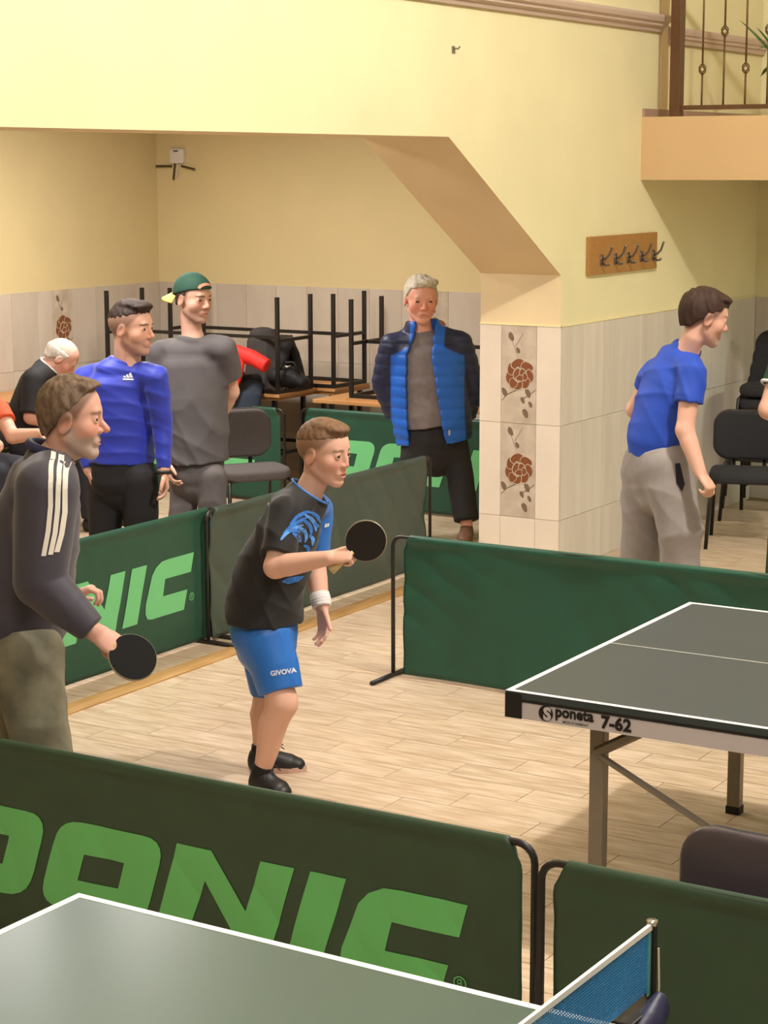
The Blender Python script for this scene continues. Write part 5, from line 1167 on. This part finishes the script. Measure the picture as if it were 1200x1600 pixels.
def edge_player():
    D = 9.9; f = facing(-20); S = nrm(np.cross(f, UPV)); g0 = gz(1268, D, 0); base = np.array([g0[0], g0[1], 0.0]); r = person(base, 'player in green trousers cut off by the right edge, only an elbow showing')
    hd = Head(px(1285, 478, D), f, .265, pitch=8); nk = px(1268, 540, D)
    rs, re, rw = px(1222, 575, D-.15), px(1200, 640, D-.2), px(1262, 672, D-.35); ls, le, lw = px(1300, 575, D+.2), px(1300, 655, D+.2), px(1345, 690, D)
    rh, lh = px(1242, 735, D-.08), px(1262, 735, D+.1); rk, lk = gz(1226, D-.1, .5), gz(1275, D+.1, .5); ra, la = gz(1214, D-.1, .09), gz(1275, D+.15, .09)
    ops = hd.ops(nk)+[('+', loft([(px(1252, 735, D), .14, .1), (px(1256, 640, D), .15, .1), (nk, .055)], S=S), .03)]+arm_ops(rs, re, rw)+arm_ops(ls, le, lw)+leg_ops(rh, rk, ra)+leg_ops(lh, lk, la)
    ops += hand(rw, nrm(rw-re), nrm(-UPV), nrm(-S), .18, (40, 50, 30))+hand(lw, nrm(lw-le), nrm(-UPV), nrm(S), .18, (40, 50, 30))
    sculpt('body', ops, .0095, SKIN, r, base, col=hd.color('dfae98', '4a382c', fade=(-.3, -.26, -.05, .05, .2, .3, .36))); hd.eyes(r, base)
    sculpt('hair', hd.hair((-.2, -.2, -.16, .02, .1, .26, .31, .35, .36), t=.03), .008, HAIRM('hair_brown', '4a382c'), r, base)
    sculpt('t_shirt', [('+', loft([(px(1252, 730, D), .165, .13), (px(1256, 650, D), .175, .13), (px(1262, 590, D), .17, .115), (px(1267, 555, D), .09, .08), (nk, .075)], S=S, f0=True, f1=True), 0), sleeve(rs, lerp(rs, re, .45), None, .07, .07, 0, nk), sleeve(ls, lerp(ls, le, .5), None, .07, .07, 0, nk)], .01, mat('tshirt_darkgreen', '1f4a30', .8), r, base)
    e0 = lerp(rs, re, .42); ax_ = nrm(re-rs); s_, g, _ = rot_axes(ax_)
    MB().tube([e0+.071*(math.cos(t)*s_+math.sin(t)*g)-base for t in np.linspace(0, 2*math.pi, 25)[:-1]], .009, 6, closed=True).build('sleeve_band', mat('towel_white'), r, smooth=True)
    to = [('+', loft([(px(1252, 715, D), .16, .12), (px(1252, 745, D), .17, .13)], S=S), 0)]
    for h_, k, a in ((rh, rk, ra), (lh, lk, la)): to.append(('+', loft([(h_, .11), (k, .09), (a, .08)], f1=True), .03))
    sculpt('trousers', to, .012, mat('trousers_green', '2f5238', .85), r, base); simple_shoes(r, base, (ra, la), f, SHD)

# ------------------------------------------------------------------ coats and bag on the far table
def coats():
    _off = .62
    def px(u, v, d, g=globals()['px']): return g(u, v, d+_off)
    b = px(385, 612, 14.25); b[2] = .75
    r = root('red_jacket', b, 'bright red jacket flung over the pile of coats', 'jacket')
    sculpt('jacket_body', [('+', loft([(px(372, 552, 14.1), .06, .04), (px(366, 580, 14.0), .07, .04), (px(358, 610, 13.95), .055, .035), (px(352, 632, 13.95), .05, .03)], S=_R, f1=True), 0)], .01, mat('red_fabric', 'd8281f', .7, var=.08), r, b, disp=wrinkle(.006, FABW, 51))
    sculpt('sleeve', [('+', loft([(px(370, 550, 14.1), .055), (px(395, 560, 14.05), .06), (px(418, 572, 14.0), .052)], f1=True), 0)], .01, mat('red_fabric'), r, b, disp=wrinkle(.005, FABW, 52))
    b = px(415, 612, 14.5); b[2] = .75
    r = root('dark_coat', b, 'dark grey coat draped upright with a thin red line', 'coat')
    sculpt('coat_body', [('+', loft([(px(411, 521, 14.5), .10, .05), (px(412, 535, 14.5), .125, .075), (px(413, 570, 14.5), .14, .10), (px(414, 606, 14.5), .16, .12)], S=RH), 0), ('&', half((0, 0, .774), (0, 0, -1)), 0)], .009, mat('coat_charcoal', '3b3533', .85, var=.15), r, b, disp=wrinkle(.016, [((1, .3, 0), 75), ((.8, -.4, .1), 60)], 53))
    b = px(452, 606, 14.55); b[2] = .75
    r = root('black_coat', b, 'black coat slumped on the right side of the coat pile', 'coat')
    sculpt('coat_body', [('+', loft([(px(446, 532, 14.6), .06, .05), (px(452, 555, 14.6), .085, .07), (px(458, 606, 14.6), .11, .10)], S=RH), 0), ('&', half((0, 0, .774), (0, 0, -1)), 0)], .009, mat('coat_black', '1a191b', .85, var=.1), r, b, disp=wrinkle(.014, [((1, .3, .2), 60), ((.8, -.4, .3), 50)], 57))
    sculpt('sleeve', [('+', loft([(px(447, 540, 14.5), .045), (px(441, 560, 14.45), .05), (px(438, 585, 14.42), .045)], f1=True), 0)], .009, mat('coat_black'), r, b, disp=wrinkle(.008, FABW, 58))
    b = px(455, 600, 14.35); b[2] = .75
    r = root('sports_bag', b, 'black sports bag with a small white mark beside the coats', 'bag')
    bg = sculpt('bag_body', [('+', loft([(px(433, 590, 14.25), .075, .085), (px(452, 588, 14.25), .085, .10), (px(474, 597, 14.2), .045, .07)], S=UPV), 0), ('&', half((0, 0, .774), (0, 0, -1)), 0)], .009, mat('bag_black', '17161a', .7), r, b, disp=wrinkle(.009, FABW, 54)); t = bvh(bg); m_ = 14.2/FPX
    MB().tube([px(436, 580, 14.2)-b, px(444, 566, 14.15)-b, px(458, 566, 14.15)-b, px(468, 583, 14.18)-b], .009, 6).build('strap', mat('bag_strap', '2a282b', .8), r, smooth=True)
    decal('white_mark', t, [(-5*m_, 2*m_), (-1*m_, -2*m_), (4*m_, 0), (5*m_, 3*m_), (1*m_, 1*m_)], [(0, 1, 2, 3, 4)], px(448, 571, 14.1), _R, _U, _F, mat('print_white', 'e8e6e0', .6), bg, b, .006)
    b = px(385, 625, 14.05); b[2] = .75
    r = root('dark_trousers', b, 'dark blue trousers hanging over the front edge of the coat table', 'trousers')
    sculpt('trouser_leg', [('+', loft([(px(392, 603, 14.2), .1, .05), (px(388, 618, 14.02), .1, .035), (px(385, 645, 13.98), .085, .03)], S=_R, f1=True), 0)], .01, mat('denim_dark', '1f2a38', .85, var=.1), r, b, disp=wrinkle(.008, FABW, 55))
    sculpt('waistband', [('+', loft([(px(365, 600, 14.2), .06, .05), (px(400, 598, 14.25), .07, .05)], S=UPV), 0)], .011, mat('cloth_black', '1b1a1e', .85), r, b, disp=wrinkle(.006, FABW, 56))
    for nm, u, v, lab, c in (('small_container', 452, 607, 'small pale container on the table beside the sports bag', 'd8d2c4'), ('flat_case', 474, 604, 'flat brown case on the table right of the sports bag', '6b4630')):
        p = pz(u, v, .75); q = root(nm, p, lab, nm.split('_')[-1])
        if nm == 'small_container':
            MB().tube([(0, 0, 0), (0, 0, .05)], [.02, .026], 12).build('cup_wall', mat('cup_white', c, .6), q); MB().tube([(.026*math.cos(t), .026*math.sin(t), .05) for t in np.linspace(0, 2*math.pi, 17)[:-1]], .003, 5, closed=True).build('rim', mat('cup_white'), q)
        else:
            MB().box((-.06, -.04, 0), (.06, .04, .012)).build('lower_half', mat('leather_brown', c, .6), q, bevel=.004); MB().box((-.058, -.038, .012), (.06, .04, .022)).build('upper_half', mat('leather_brown'), q, bevel=.004)

the_boy(); striped_man(); blue_longsleeve(); cap_man(); puffer_man(); blue_tshirt(); bald_man(); orange_person(); edge_player(); coats()
for who, lab, ff in (('bald', 'grey chair under the seated bald man in black', facing(-8)), ('orange', 'grey chair under the person in orange', facing(-40))):
    o_ = [q for q in bpy.data.objects if q.name.startswith('person') and who in q.get('label', '')][0]
    c = copy_tree(ch); c.location = (o_.location.x, o_.location.y, 0); c.rotation_euler.z = math.atan2(ff[0], -ff[1]); tag(c, lab, 'chair')
sc.cycles.max_bounces = 7; sc.cycles.diffuse_bounces = 3; sc.cycles.glossy_bounces = 3
